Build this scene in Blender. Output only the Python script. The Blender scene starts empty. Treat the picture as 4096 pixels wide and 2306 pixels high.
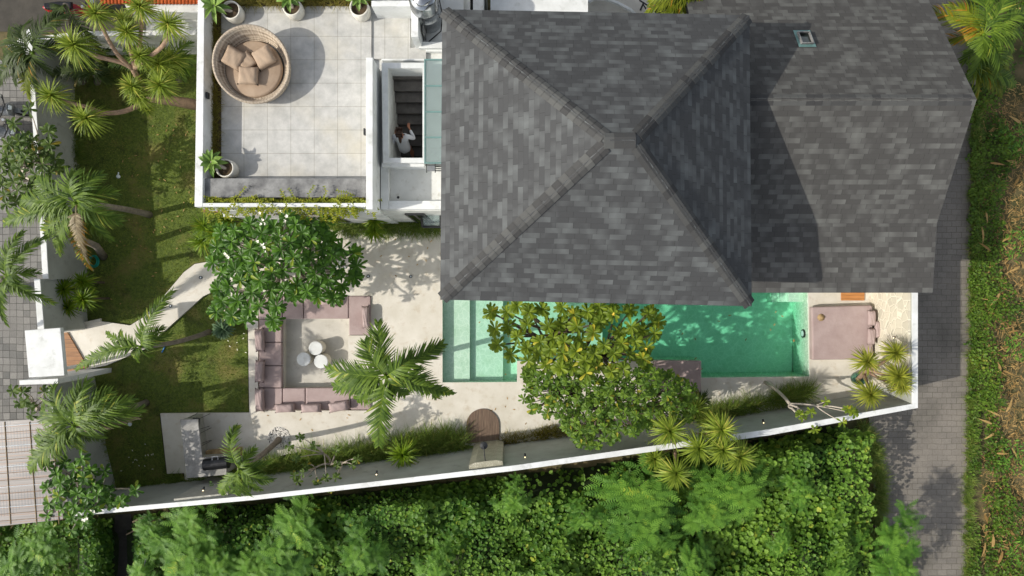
import bpy, bmesh, math, random
from mathutils import Vector, Matrix, noise
from mathutils.geometry import tessellate_polygon
random.seed(7)
R = math.radians
scene = bpy.context.scene
# ------------------------------------------------------------ camera, light
H = 20.8; F = 2731.0; CX, CY = 2048.0, 1153.0
def P(px, py, z=0.0):
    D = H - z
    return Vector(((px-CX)*D/F, (CY-py)*D/F, z))
cam = bpy.data.cameras.new("camera"); camo = bpy.data.objects.new("camera", cam)
scene.collection.objects.link(camo); camo.location = (0, 0, H)
cam.sensor_width = 36; cam.lens = 36*F/4096; cam.clip_end = 500
scene.camera = camo
SUN = Vector((-1.21, -0.283, 1.0)).normalized()
EL = math.asin(SUN.z); AZ = math.atan2(SUN.x, SUN.y)
w = bpy.data.worlds.new("World"); scene.world = w; w.use_nodes = True
nt = w.node_tree; bgn = nt.nodes['Background']
sky = nt.nodes.new('ShaderNodeTexSky'); sky.sky_type = 'NISHITA'; sky.sun_disc = False
sky.sun_elevation = EL; sky.sun_rotation = AZ; sky.dust_density = 2.0; sky.air_density = 1.0; sky.ozone_density = 0.6
hs_ = nt.nodes.new('ShaderNodeHueSaturation'); hs_.inputs['Saturation'].default_value = .42; nt.links.new(sky.outputs[0], hs_.inputs['Color'])
nt.links.new(hs_.outputs[0], bgn.inputs[0]); bgn.inputs[1].default_value = 0.15
sl = bpy.data.lights.new("sun", 'SUN'); sl.energy = 3.15; sl.angle = R(0.6); sl.color = (1.0, 0.94, 0.84)
so = bpy.data.objects.new("sun", sl); scene.collection.objects.link(so)
so.rotation_euler = SUN.to_track_quat('Z', 'Y').to_euler(); so.location = (-20, -5, 20)
vs = scene.view_settings; vs.view_transform = 'Standard'; vs.look = 'None'; vs.gamma = 1; vs.exposure = 0.30
# ------------------------------------------------------------ helpers
col = scene.collection
def lin(h):
    h = h.lstrip('#'); o = []
    for i in (0, 2, 4):
        c = int(h[i:i+2], 16)/255
        o.append(c/12.92 if c <= .04045 else ((c+.055)/1.055)**2.4)
    return (*o, 1)
class NT:
    def __init__(s, name):
        s.m = bpy.data.materials.new(name); s.m.use_nodes = True; s.t = s.m.node_tree
        s.b = s.t.nodes['Principled BSDF']; s.out = s.t.nodes['Material Output']
    def n(s, kind, **kw):
        x = s.t.nodes.new('ShaderNode'+kind)
        for k, v in kw.items():
            if k.startswith('i_'):
                k2 = k[2:]; k2 = int(k2) if k2.isdigit() else k2.replace('_', ' ')
                x.inputs[k2].default_value = v
            else: setattr(x, k, v)
        return x
    def l(s, a, b): s.t.links.new(a, b)
    def math(s, op, a, b=0.0, c=None):
        x = s.n('Math', operation=op)
        for i, v in enumerate((a, b) if c is None else (a, b, c)):
            if hasattr(v, 'links'): s.l(v, x.inputs[i])
            else: x.inputs[i].default_value = v
        return x.outputs[0]
    def mix(s, f, a, b, blend='MIX'):
        x = s.n('Mix', data_type='RGBA', blend_type=blend)
        for i, v in ((0, f), (6, a), (7, b)):
            if hasattr(v, 'links'): s.l(v, x.inputs[i])
            else: x.inputs[i].default_value = v
        return x.outputs[2]
    def ramp(s, f, lo, hi):
        x = s.n('MapRange', i_1=lo, i_2=hi); s.l(f, x.inputs[0]); return x.outputs[0]
    def noise(s, vec, scale, detail=4, rough=.55):
        x = s.n('TexNoise', i_Scale=scale, i_Detail=detail, i_Roughness=rough); s.l(vec, x.inputs['Vector']); return x.outputs['Fac']
    def pos(s): return s.n('NewGeometry').outputs['Position']
    def obj(s): return s.n('TexCoord').outputs['Object']
    def uv(s): return s.n('TexCoord').outputs['UV']
    def mapping(s, v, scale=(1, 1, 1), loc=(0, 0, 0), rot=(0, 0, 0)):
        x = s.n('Mapping'); x.inputs['Scale'].default_value = scale; x.inputs['Location'].default_value = loc
        x.inputs['Rotation'].default_value = rot; s.l(v, x.inputs[0]); return x.outputs[0]
    def bump(s, h, strength=.3, dist=.01):
        x = s.n('Bump', i_Strength=strength, i_Distance=dist); s.l(h, x.inputs['Height']); s.l(x.outputs[0], s.b.inputs['Normal'])
    def attr(s, name='tint'): return s.n('Attribute', attribute_name=name).outputs['Fac']
def plain(name, c1, c2=None, scale=3, rough=.7, bump=.2, bscale=60, spec=.4, metal=0, lo=.35, hi=.65, c3=None, s3=14):
    n = NT(name); v = n.pos()
    c2 = c2 or c1
    f = n.ramp(n.noise(v, scale, 6, .6), lo, hi)
    c = n.mix(f, lin(c1), lin(c2))
    if c3:
        g = n.ramp(n.noise(v, s3, 5, .65), .55, .72); c = n.mix(n.math('MULTIPLY', g, .6), c, lin(c3))
    n.l(c, n.b.inputs['Base Color']); n.b.inputs['Roughness'].default_value = rough
    n.b.inputs['Metallic'].default_value = metal; n.b.inputs['Specular IOR Level'].default_value = spec
    if bump: n.bump(n.noise(v, bscale, 4), bump, .01)
    return n.m
def leafmat(name, dark, light, third=None, rough=.5, trans=.35, spec=.3, tr=None):
    n = NT(name); t = n.attr()
    c = n.mix(n.ramp(t, .0, .8), lin(dark), lin(light))
    if third: c = n.mix(n.ramp(t, .86, .98), c, lin(third))
    v = n.obj(); c = n.mix(n.math('MULTIPLY', n.ramp(n.noise(v, 9, 3), .4, .7), .35), c, lin(dark))
    c = n.mix(1.0, c, (1.0, .95, .72, 1) if 'vine' not in name and 'feath' not in name else (1.0, .94, .74, 1), 'MULTIPLY')
    n.l(c, n.b.inputs['Base Color']); n.b.inputs['Roughness'].default_value = rough; n.b.inputs['Specular IOR Level'].default_value = spec
    tl = n.n('BsdfTranslucent'); g = n.mix(.35, c, lin(tr or light)); n.l(g, tl.inputs[0])
    mx = n.n('MixShader', i_0=trans); n.l(n.b.outputs[0], mx.inputs[1]); n.l(tl.outputs[0], mx.inputs[2]); n.l(mx.outputs[0], n.out.inputs[0])
    return n.m
class MB:
    def __init__(s): s.v = []; s.f = []; s.t = []; s.uv = []
    def face(s, pts, t=0.5, uv=None):
        i = len(s.v); s.v += [tuple(p) for p in pts]; s.f.append(tuple(range(i, i+len(pts)))); s.t.append(t)
        s.uv.append(uv or [(p[0], p[1]) for p in pts])
    def idx(s, verts, faces, t=0.5, uvs=None):
        i = len(s.v); s.v += [tuple(p) for p in verts]
        for k, f in enumerate(faces):
            s.f.append(tuple(i+j for j in f)); s.t.append(t)
            s.uv.append([uvs[j] for j in f] if uvs else [(verts[j][0], verts[j][1]) for j in f])
    def prism(s, poly, z0, z1, t=.5):            # poly: xy list; z0, z1 numbers or per-vertex lists
        n = len(poly)
        a = sum(poly[i][0]*poly[(i+1) % n][1]-poly[(i+1) % n][0]*poly[i][1] for i in range(n))
        g = lambda z, i: z[i] if isinstance(z, (list, tuple)) else z
        ids = list(range(n)) if a > 0 else list(range(n-1, -1, -1))
        vb = [(poly[i][0], poly[i][1], g(z0, i)) for i in ids]; vt = [(poly[i][0], poly[i][1], g(z1, i)) for i in ids]
        tri = tessellate_polygon([[Vector((p[0], p[1], 0)) for p in vt]])
        fs = []
        for (a1, b1, c1) in tri:
            p, q, r = vt[a1], vt[b1], vt[c1]
            if (q[0]-p[0])*(r[1]-p[1])-(r[0]-p[0])*(q[1]-p[1]) < 0: b1, c1 = c1, b1
            fs.append((n+a1, n+b1, n+c1)); fs.append((a1, c1, b1))
        for i in range(n):
            j = (i+1) % n; fs.append((i, j, n+j, n+i))
        s.idx(vb+vt, fs, t)
    def box(s, x0, x1, y0, y1, z0, z1, t=.5): s.prism([(x0, y0), (x1, y0), (x1, y1), (x0, y1)], z0, z1, t)
    def rbox(s, c, sx, sy, sz, rot=0, t=.5):     # centred at c (base z), rotated
        ca, sa = math.cos(rot), math.sin(rot)
        pts = [(c[0]+x*ca-y*sa, c[1]+x*sa+y*ca) for x, y in ((-sx/2, -sy/2), (sx/2, -sy/2), (sx/2, sy/2), (-sx/2, sy/2))]
        s.prism(pts, c[2], c[2]+sz, t)
    def tube(s, path, rad, n=8, t=.5, cap=True):
        path = [Vector(p) for p in path]; rings = []
        if not isinstance(rad, (list, tuple)): rad = [rad]*len(path)
        vv = []; uvs = []; L = 0
        ref = Vector((0, 0, 1))
        for i, p in enumerate(path):
            d = (path[min(i+1, len(path)-1)]-path[max(i-1, 0)]).normalized()
            if abs(d.dot(ref)) > .95: ref = Vector((1, 0, 0))
            u = d.cross(ref).normalized(); v = u.cross(d).normalized(); ref = v
            if i: L += (p-path[i-1]).length
            for k in range(n):
                a = 2*math.pi*k/n; vv.append(p+(u*math.cos(a)+v*math.sin(a))*rad[i]); uvs.append((k/n, L))
        fs = []
        for i in range(len(path)-1):
            for k in range(n):
                k2 = (k+1) % n; fs.append((i*n+k, i*n+k2, (i+1)*n+k2, (i+1)*n+k))
        if cap: fs.append(tuple(range(n))[::-1]); fs.append(tuple((len(path)-1)*n+k for k in range(n)))
        s.idx(vv, fs, t, uvs)
    def lathe(s, c, prof, n=24, t=.5, sx=1, sy=1):
        vv = []; uvs = []
        for j, (r, z) in enumerate(prof):
            for k in range(n):
                a = 2*math.pi*k/n; vv.append((c[0]+r*math.cos(a)*sx, c[1]+r*math.sin(a)*sy, c[2]+z)); uvs.append((k/n, j))
        fs = []
        for j in range(len(prof)-1):
            for k in range(n):
                k2 = (k+1) % n; fs.append((j*n+k, j*n+k2, (j+1)*n+k2, (j+1)*n+k))
        fs.append(tuple((len(prof)-1)*n+k for k in range(n))); fs.append(tuple(range(n))[::-1])
        s.idx(vv, fs, t, uvs)
    def disc(s, c, r, n=20, t=.5): s.face([(c[0]+r*math.cos(2*math.pi*k/n), c[1]+r*math.sin(2*math.pi*k/n), c[2]) for k in range(n)], t)
    def ball(s, c, r, n=8, m=5, sz=1.0, t=.5):
        pr = [(r*math.sin(math.pi*j/m)+1e-4, -r*sz*math.cos(math.pi*j/m)) for j in range(m+1)]; s.lathe(c, pr, n, t)
    def strap(s, base, d, L, W, droop=.6, seg=3, t=.5, prof=(.55, 1, .75), up=None):
        p = Vector(base); d = Vector(d).normalized()
        wv = d.cross(up or Vector((0, 0, 1)))
        if wv.length < 1e-3: wv = Vector((1, 0, 0))
        wv.normalize(); vv = []; 
        for k in range(seg):
            wk = W*prof[min(k, len(prof)-1)]/2
            vv += [p-wv*wk, p+wv*wk]
            p = p+d*(L/seg); d = (d+Vector((0, 0, -droop/seg))).normalized()
        vv.append(p); fs = [(2*k, 2*k+1, 2*k+3, 2*k+2) for k in range(seg-1)]+[(2*seg-2, 2*seg-1, 2*seg)]
        s.idx(vv, fs, t)
    def leaf(s, base, d, L, W, droop=.5, fold=.22, t=.5, st=((0, .1), (.25, .42), (.55, .85), (.78, 1), (.93, .7), (1, .12))):
        p0 = Vector(base); d = Vector(d).normalized(); wv = d.cross(Vector((0, 0, 1)))
        if wv.length < 1e-3: wv = Vector((1, 0, 0))
        wv.normalize(); vv = []; p = p0; last = 0
        for (a, wd) in st:
            p = p+d*L*(a-last); last = a
            nrm = wv.cross(d); h = nrm*(-fold*W*wd*.5)
            if nrm.z < 0: h = -h
            h = Vector((0, 0, fold*W*wd*.5))
            vv += [p-wv*W*wd/2+h, p, p+wv*W*wd/2+h]
            d = (d+Vector((0, 0, -droop*.2))).normalized()
        fs = []
        for k in range(len(st)-1):
            a = 3*k; fs += [(a, a+1, a+4, a+3), (a+1, a+2, a+5, a+4)]
        s.idx(vv, fs, t)
    def build(s, name, mat, parent=None, smooth=False, bevel=0, kind=None):
        me = bpy.data.meshes.new(name)
        off = Vector(parent.location) if parent is not None else Vector((0, 0, 0))
        if parent is not None and parent.parent is not None: off = off+Vector(parent.parent.location)
        me.from_pydata([(a[0]-off.x, a[1]-off.y, a[2]-off.z) for a in s.v], [], s.f)
        at = me.attributes.new('tint', 'FLOAT', 'FACE'); at.data.foreach_set('value', s.t)
        ul = me.uv_layers.new(name='UVMap'); fl = [c for f in s.uv for u in f for c in u]
        ul.data.foreach_set('uv', fl)
        if smooth: me.polygons.foreach_set('use_smooth', [True]*len(s.f))
        me.materials.append(mat); me.update()
        o = bpy.data.objects.new(name, me); col.objects.link(o)
        if parent is not None: o.parent = parent
        if bevel:
            wm = o.modifiers.new('weld', 'WELD'); wm.merge_threshold = 1e-5
            b = o.modifiers.new('bevel', 'BEVEL'); b.width = bevel; b.segments = 2; b.limit_method = 'ANGLE'; b.angle_limit = R(40)
        if kind: o['kind'] = kind
        return o
def thing(name, label, cat, loc, group=None):
    o = bpy.data.objects.new(name, None); col.objects.link(o); o.location = loc; o.empty_display_size = .2
    o['label'] = label; o['category'] = cat
    if group: o['group'] = group
    return o
def tag(o, label, cat, group=None):
    o['label'] = label; o['category'] = cat
    if group: o['group'] = group
    return o
def copy_tree(o, loc=None, rz=None, parent=None, label=None):
    c = o.copy(); col.objects.link(c)
    if parent is not None: c.parent = parent
    if loc is not None: c.location = loc
    if rz is not None: c.rotation_euler.z = rz
    if label: c['label'] = label
    for ch in [x for x in bpy.data.objects if x.parent == o]: copy_tree(ch, parent=c)
    return c
def inpoly(x, y, poly):
    c = False; n = len(poly)
    for i in range(n):
        x1, y1 = poly[i]; x2, y2 = poly[(i+1) % n]
        if (y1 > y) != (y2 > y) and x < (x2-x1)*(y-y1)/(y2-y1)+x1: c = not c
    return c
def scatter(poly, n, rng=random):
    xs = [p[0] for p in poly]; ys = [p[1] for p in poly]; out = []
    while len(out) < n:
        x = rng.uniform(min(xs), max(xs)); y = rng.uniform(min(ys), max(ys))
        if inpoly(x, y, poly): out.append((x, y))
    return out
def poisson(poly, d, tries=4000):
    out = []
    xs = [p[0] for p in poly]; ys = [p[1] for p in poly]
    for _ in range(tries):
        x = random.uniform(min(xs), max(xs)); y = random.uniform(min(ys), max(ys))
        if inpoly(x, y, poly) and all((x-a)**2+(y-b)**2 > d*d for a, b in out): out.append((x, y))
    return out
def PP(lst, z): return [tuple(P(a, b, z).xy) for a, b in lst]
def sheet(mb, outer, holes, z):      # xy lists, flat sheet with holes
    loops = [[Vector((x, y, 0)) for x, y in outer]]+[[Vector((x, y, 0)) for x, y in h] for h in holes]
    flat = [p for l in loops for p in l]
    fs = []
    for a, b, c in tessellate_polygon(loops):
        p, q, r = flat[a], flat[b], flat[c]
        if (q.x-p.x)*(r.y-p.y)-(r.x-p.x)*(q.y-p.y) < 0: b, c = c, b
        fs.append((a, b, c))
    mb.idx([(p.x, p.y, z) for p in flat], fs)
def skirt(mb, loop, z0, z1):
    n = len(loop)
    for i in range(n):
        a, b = loop[i], loop[(i+1) % n]
        mb.face([(a[0], a[1], z0), (b[0], b[1], z0), (b[0], b[1], z1), (a[0], a[1], z1)])
def bez(a, b, c, n):
    return [a*(1-t)**2+b*2*t*(1-t)+c*t*t for t in [i/n for i in range(n+1)]]
# ------------------------------------------------------------ materials
M = {}
M['white'] = plain('white_plaster', '#dfe1e0', '#cdcfcc', 2.2, .75, .2, 60, c3='#a9aba4', s3=3.2)
M['offwhite'] = plain('weathered_plaster', '#d9dad6', '#c7c8c3', 2, .8, .2, 60, c3='#aaa79c', s3=6)
M['deck'] = plain('cream_microcement', '#d8d3c8', '#c9c3b5', 1.6, .62, .1, 50, c3='#b8a991', s3=4)
M['padgrey'] = plain('pale_microcement', '#c9c5bb', '#b6b2a8', 1.6, .62, .1, 50, c3='#a49e92', s3=5)
M['concrete'] = plain('weathered_concrete', '#8e8e8c', '#626262', 3, .85, .3, 50, c3='#474745', s3=7)
M['marble'] = plain('counter_stone', '#a19f9b', '#7f7e7a', 4, .45, .1, 60, c3='#7d7a74', s3=12)
M['stair'] = plain('dark_stair_stone', '#6c6863', '#55524e', 5, .7, .2, 50)
M['soil'] = plain('soil', '#3a3026', '#54452f', 12, .95, .6, 80, c3='#221c15', s3=30)
M['ground'] = plain('dry_ground', '#3f4424', '#6b5f43', 1.6, .95, .6, 30, c3='#333d1b', s3=5)
M['under'] = plain('undergrowth', '#1d2a12', '#2e3a1a', 4, .95, .8, 20)
M['dark'] = plain('blackened_metal', '#1d1e20', '#262829', 8, .4, .05, spec=.5)
M['blackp'] = plain('black_plastic', '#151618', '#202124', 8, .3, 0)
M['rubber'] = plain('rubber', '#121212', '#1c1c1c', 8, .85, .1)
M['steel'] = plain('stainless_steel', '#c3c6c8', '#9b9fa2', 3, .22, .03, metal=1)
M['chrome'] = plain('chrome', '#c9cbcc', '#a4a6a8', 3, .15, 0, metal=1)
M['mauve'] = plain('mauve_canvas', '#ad9b98', '#a18e8b', 2.5, .9, .9, 9)
M['taupe'] = plain('taupe_canvas', '#a8947f', '#9a8570', 3, .9, .8, 11)
M['redpaint'] = plain('red_scooter_paint', '#a50f12', '#8d0c10', 3, .18, 0, spec=.6)
M['greypaint'] = plain('grey_scooter_paint', '#85888b', '#6d7073', 3, .3, 0)
M['bark'] = plain('pale_bark', '#a59b8c', '#b8aea0', 9, .85, .6, 40, c3='#5f564a', s3=18)
M['tanbark'] = plain('tan_bark', '#a48870', '#8a7360', 9, .85, .5, 40, c3='#6b5a4c', s3=18)
M['palmbark'] = plain('palm_trunk', '#6e665b', '#8b8275', 9, .9, .7, 30, c3='#473f35', s3=18)
M['darkwood'] = plain('dark_branch', '#4a4034', '#5f5344', 9, .85, .5, 40)
M['deadwood'] = plain('dead_wood', '#8b7a64', '#6c5c4a', 9, .9, .6, 30)
M['terra'] = plain('terracotta', '#c2602c', '#a84c22', 6, .8, .3, 30, c3='#7f3a1c', s3=9)
M['pot'] = plain('white_pot_glaze', '#e0ddd2', '#d2cdbf', 4, .55, .1, 60)
M['skin'] = plain('skin', '#b07a5e', '#a46f54', 6, .5, 0)
M['hair'] = plain('brown_hair', '#2c1c12', '#4a3020', 30, .5, .3, 120)
M['shirt'] = plain('white_cotton', '#dfe1e4', '#d2d4d8', 6, .85, .4, 25)
M['hose'] = plain('teal_hose', '#12a08a', '#0e8a78', 6, .4, 0)
M['blue'] = plain('blue_plastic', '#2a7fc0', '#2a7fc0', 6, .4, 0)
M['steelgreen'] = plain('bluegreen_steel', '#6d8f8c', '#5e7f7c', 6, .4, 0)
M['straw'] = plain('straw', '#b9a078', '#8c7450', 8, .9, .4, 40)
M['pebble'] = plain('pebble', '#e6e2da', '#b9b3a8', 30, .6, 0)
M['yellow'] = plain('yellow_petal', '#f2c63c', '#f6dd6a', 10, .6, 0)
M['petal'] = plain('white_petal', '#f6f4ea', '#efe9cf', 10, .6, 0)
M['plastic'] = plain('white_plastic', '#dfe6ea', '#d4dde2', 10, .35, 0)
# planks
def woodmat(name, a, b, c, pw, axis=0, rot=0, gap='#241a12'):
    n = NT(name); v = n.mapping(n.pos(), rot=(0, 0, rot)); sp = n.n('SeparateXYZ'); n.l(v, sp.inputs[0])
    u = sp.outputs[axis]; q = n.math('DIVIDE', u, pw); k = n.math('FLOOR', q); fr = n.math('FRACT', q)
    wn = n.n('TexWhiteNoise', noise_dimensions='1D'); n.l(k, wn.inputs['W'])
    gr = n.noise(n.mapping(v, scale=(40, 3, 3) if axis == 0 else (3, 40, 3)), 1.0, 5)
    c0 = n.mix(wn.outputs[0], lin(a), lin(b)); c0 = n.mix(n.ramp(gr, .4, .7), c0, lin(c))
    g = n.math('LESS_THAN', fr, .06); c0 = n.mix(g, c0, lin(gap))
    n.l(c0, n.b.inputs['Base Color']); n.b.inputs['Roughness'].default_value = .65
    n.bump(gr, .2, .004); return n.m
M['arch'] = woodmat('weathered_planks', '#6b5647', '#57463a', '#7d6a58', .085)
M['teak'] = woodmat('teak_planks', '#b3763f', '#9a6233', '#c48a50', .11, 1)
M['gatewood'] = woodmat('gate_planks', '#8f6239', '#7c5430', '#a1744a', .13, 1)
M['slat'] = plain('red_wood', '#7c4a38', '#8c5a45', 8, .6, .2)
# tile terrace
def tilemat():
    n = NT('terrace_tiles'); v = n.pos(); bt = n.n('TexBrick', offset=0.0, squash=1.0)
    bt.inputs['Scale'].default_value = 1; bt.inputs['Brick Width'].default_value = .6; bt.inputs['Row Height'].default_value = .6
    bt.inputs['Mortar Size'].default_value = .006; bt.inputs['Mortar Smooth'].default_value = .1
    n.l(n.mapping(v, loc=(.27, .15, 0)), bt.inputs['Vector'])
    a = n.mix(n.ramp(n.noise(v, 3, 8, .7), .35, .7), lin('#c6c5c0'), lin('#a5a5a1'))
    a = n.mix(n.math('MULTIPLY', n.ramp(n.noise(v, .9, 5), .5, .75), .45), a, lin('#c8bfa6'))
    bt.inputs['Color1'].default_value = (1, 1, 1, 1); bt.inputs['Color2'].default_value = (.9, .9, .9, 1); bt.inputs['Mortar'].default_value = lin('#c6c3b9')
    c = n.mix(1.0, a, bt.outputs['Color'], 'MULTIPLY'); n.l(c, n.b.inputs['Base Color']); n.b.inputs['Roughness'].default_value = .6
    return n.m
M['tile'] = tilemat()
def pavers(name, c1, c2, c3, bw, rh, mortar, off=.5, ms=.012, moss=0, rz=0):
    n = NT(name); v = n.mapping(n.pos(), rot=(0, 0, rz)); dn = n.n('TexNoise', i_Scale=1.2, i_Detail=2); n.l(v, dn.inputs['Vector'])
    vm = n.n('VectorMath', operation='MULTIPLY_ADD'); n.l(dn.outputs['Color'], vm.inputs[0]); vm.inputs[1].default_value = (.08, .08, 0); n.l(v, vm.inputs[2])
    bt = n.n('TexBrick', offset=off); bt.inputs['Scale'].default_value = 1; bt.inputs['Brick Width'].default_value = bw; bt.inputs['Row Height'].default_value = rh
    bt.inputs['Mortar Size'].default_value = ms; bt.inputs['Mortar Smooth'].default_value = .3; n.l(vm.outputs[0], bt.inputs['Vector'])
    bt.inputs['Color1'].default_value = lin(c1); bt.inputs['Color2'].default_value = lin(c2); bt.inputs['Mortar'].default_value = lin(mortar)
    f = n.ramp(n.noise(v, .7, 5), .4, .65)
    c = n.mix(n.math('MULTIPLY', f, .6), bt.outputs['Color'], lin(c3))
    g = n.math('MULTIPLY', bt.outputs['Fac'], n.ramp(n.noise(v, .5, 3), .42, .58))
    c = n.mix(g, c, lin(mortar))
    if moss: c = n.mix(n.math('MULTIPLY', n.ramp(n.noise(v, .45, 4), .55, .7), moss), c, lin('#2c2c1c'))
    c = n.mix(n.math('MULTIPLY', n.ramp(n.noise(v, 25, 3), .4, .7), .2), c, lin('#33312e'))
    n.l(c, n.b.inputs['Base Color']); n.b.inputs['Roughness'].default_value = .85
    n.bump(n.math('SUBTRACT', n.noise(v, 40, 3), bt.outputs['Fac']), .5, .012); return n.m
M['road'] = pavers('lane_pavers', '#7a756d', '#6e6962', '#888177', .30, .175, '#585349', moss=.4, ms=.007)
M['roadl'] = pavers('street_pavers', '#8a8883', '#62625f', '#77746f', .21, .21, '#3a3834', off=0, ms=.008)
M['drive'] = plain('driveway_asphalt', '#3d3a34', '#4a463f', 3, .9, .3, 60, c3='#3a372f', s3=8)
M['path_dark'] = plain('dark_track', '#35322f', '#45413c', 5, .9, .3)
# flagstone
def flag():
    n = NT('flagstone_cladding'); sp = n.n('SeparateXYZ'); n.l(n.pos(), sp.inputs[0]); cb = n.n('CombineXYZ')
    n.l(sp.outputs[1], cb.inputs[0]); n.l(sp.outputs[2], cb.inputs[1])
    ve = n.n('TexVoronoi', feature='DISTANCE_TO_EDGE', i_Scale=4.2); n.l(cb.outputs[0], ve.inputs['Vector'])
    vc = n.n('TexVoronoi', i_Scale=4.2); n.l(cb.outputs[0], vc.inputs['Vector'])
    wn = n.n('TexWhiteNoise'); n.l(vc.outputs['Color'], wn.inputs['Vector'])
    c = n.mix(wn.outputs[0], lin('#d2cbb8'), lin('#bfb9a8')); c = n.mix(n.math('LESS_THAN', ve.outputs[0], .045), c, lin('#e0dac8'))
    n.l(c, n.b.inputs['Base Color']); n.b.inputs['Roughness'].default_value = .8
    n.bump(n.ramp(ve.outputs[0], 0, .1), .6, .02); return n.m
M['flag'] = flag()
def slate():
    n = NT('split_slate'); v = n.mapping(n.pos(), scale=(4, 4, 26)); f = n.noise(v, 1.5, 5, .7)
    c = n.mix(n.ramp(f, .35, .65), lin('#94938a'), lin('#b9b8ae')); c = n.mix(n.ramp(f, .6, .68), c, lin('#cfcdc2'))
    n.l(c, n.b.inputs['Base Color']); n.b.inputs['Roughness'].default_value = .8; n.bump(f, .8, .03); return n.m
M['slate'] = slate()
def terrazzo():
    n = NT('terrazzo'); v = n.pos(); vc = n.n('TexVoronoi', i_Scale=34); n.l(n.mapping(v, scale=(1, 1, 2.2)), vc.inputs['Vector'])
    c = n.mix(n.math('LESS_THAN', vc.outputs['Distance'], .28), lin('#9d9a86'), lin('#dcd8c4')); c = n.mix(n.ramp(n.noise(v, 5, 3), .4, .7), c, lin('#8f8c79'))
    n.l(c, n.b.inputs['Base Color']); return n.m
M['terrazzo'] = terrazzo()
# shingles: uv in metres, u along the eave, v up the slope
def shingle(name, dk, md, lt, line=.0, rowh=.128, tabw=.36):
    n = NT(name); sp = n.n('SeparateXYZ'); n.l(n.uv(), sp.inputs[0]); u, v = sp.outputs[0], sp.outputs[1]
    q = n.math('DIVIDE', v, rowh); row = n.math('FLOOR', q); fv = n.math('FRACT', q)
    w1 = n.n('TexWhiteNoise', noise_dimensions='1D'); n.l(row, w1.inputs['W'])
    uu = n.math('ADD', n.math('DIVIDE', u, tabw), n.math('MULTIPLY', w1.outputs[0], 7.0))
    ci = n.math('FLOOR', uu); fu = n.math('FRACT', uu)
    cb = n.n('CombineXYZ'); n.l(ci, cb.inputs[0]); n.l(row, cb.inputs[1])
    w2 = n.n('TexWhiteNoise', noise_dimensions='2D'); n.l(cb.outputs[0], w2.inputs['Vector'])
    sc = n.n('SeparateColor'); n.l(w2.outputs['Color'], sc.inputs[0])
    r = w2.outputs['Value']; r2 = sc.outputs[1]
    lowf = n.noise(n.mapping(n.uv(), scale=(1.3, .9, 1), rot=(0, 0, .5)), 2.2, 2)
    # each tab fades from its light end to its dark end
    g = n.math('SUBTRACT', 1.0, n.math('ABSOLUTE', n.math('SUBTRACT', fu, r2)))
    a = n.math('ADD', n.math('MULTIPLY', r, .78), n.math('ADD', n.math('MULTIPLY', n.math('SUBTRACT', lowf, .5), 1.15), n.math('MULTIPLY', g, .52)))
    f = n.ramp(a, .58, 1.5)
    c = n.mix(f, lin(dk), lin(lt)); c = n.mix(n.math('MULTIPLY', n.ramp(r, .0, .35), .25), c, lin(md))
    gran = n.noise(n.mapping(n.uv(), scale=(1, 1, 1)), 90, 3); c = n.mix(n.math('MULTIPLY', n.ramp(gran, .35, .7), .30), c, lin(dk))
    e1 = n.math('LESS_THAN', fv, .05); e2 = n.math('LESS_THAN', fu, .03)
    e = n.math('MAXIMUM', n.math('MULTIPLY', e1, .30), n.math('MULTIPLY', e2, .45)); c = n.mix(e, c, lin('#232323'))
    n.l(c, n.b.inputs['Base Color']); n.b.inputs['Roughness'].default_value = .82; n.b.inputs['Specular IOR Level'].default_value = .3
    h = n.math('ADD', n.math('MULTIPLY', n.math('SUBTRACT', 1.0, fv), 1.0), n.math('MULTIPLY', gran, .25))
    n.bump(h, .35, .012); return n.m
M['shingle'] = shingle('asphalt_shingles', '#424344', '#484949', '#6e7272')
M['shingle2'] = shingle('asphalt_shingles_wing', '#464543', '#4c4b49', '#72736f')
def capm():
    n = NT('ridge_shingles'); t = n.attr(); c = n.mix(n.ramp(t, .1, 1), lin('#373737'), lin('#555654'))
    gran = n.noise(n.pos(), 90, 3); c = n.mix(n.math('MULTIPLY', gran, .3), c, lin('#333333')); n.l(c, n.b.inputs['Base Color'])
    n.b.inputs['Roughness'].default_value = .85; n.bump(gran, .3, .01); return n.m
M['cap'] = capm()
# wicker
def wicker():
    n = NT('wicker'); sp = n.n('SeparateXYZ'); n.l(n.uv(), sp.inputs[0])
    a = n.math('SINE', n.math('MULTIPLY', sp.outputs[1], 2*math.pi*17)); b = n.math('SINE', n.math('MULTIPLY', sp.outputs[0], 2*math.pi*64))
    s1 = n.math('ADD', n.math('MULTIPLY', a, .8), n.math('MULTIPLY', b, .25)); nz = n.noise(n.mapping(n.uv(), scale=(160, 9, 1)), 1, 4)
    nz2 = n.noise(n.mapping(n.uv(), scale=(14, 60, 1)), 1, 3)
    f = n.ramp(n.math('ADD', n.math('MULTIPLY', s1, .12), n.math('ADD', n.math('MULTIPLY', nz, .55), n.math('MULTIPLY', nz2, .45))), .32, .68)
    c = n.mix(f, lin('#7c6c5a'), lin('#cfc1ac')); n.l(c, n.b.inputs['Base Color']); n.b.inputs['Roughness'].default_value = .7
    n.bump(s1, .5, .006); return n.m
M['wicker'] = wicker()
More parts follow.
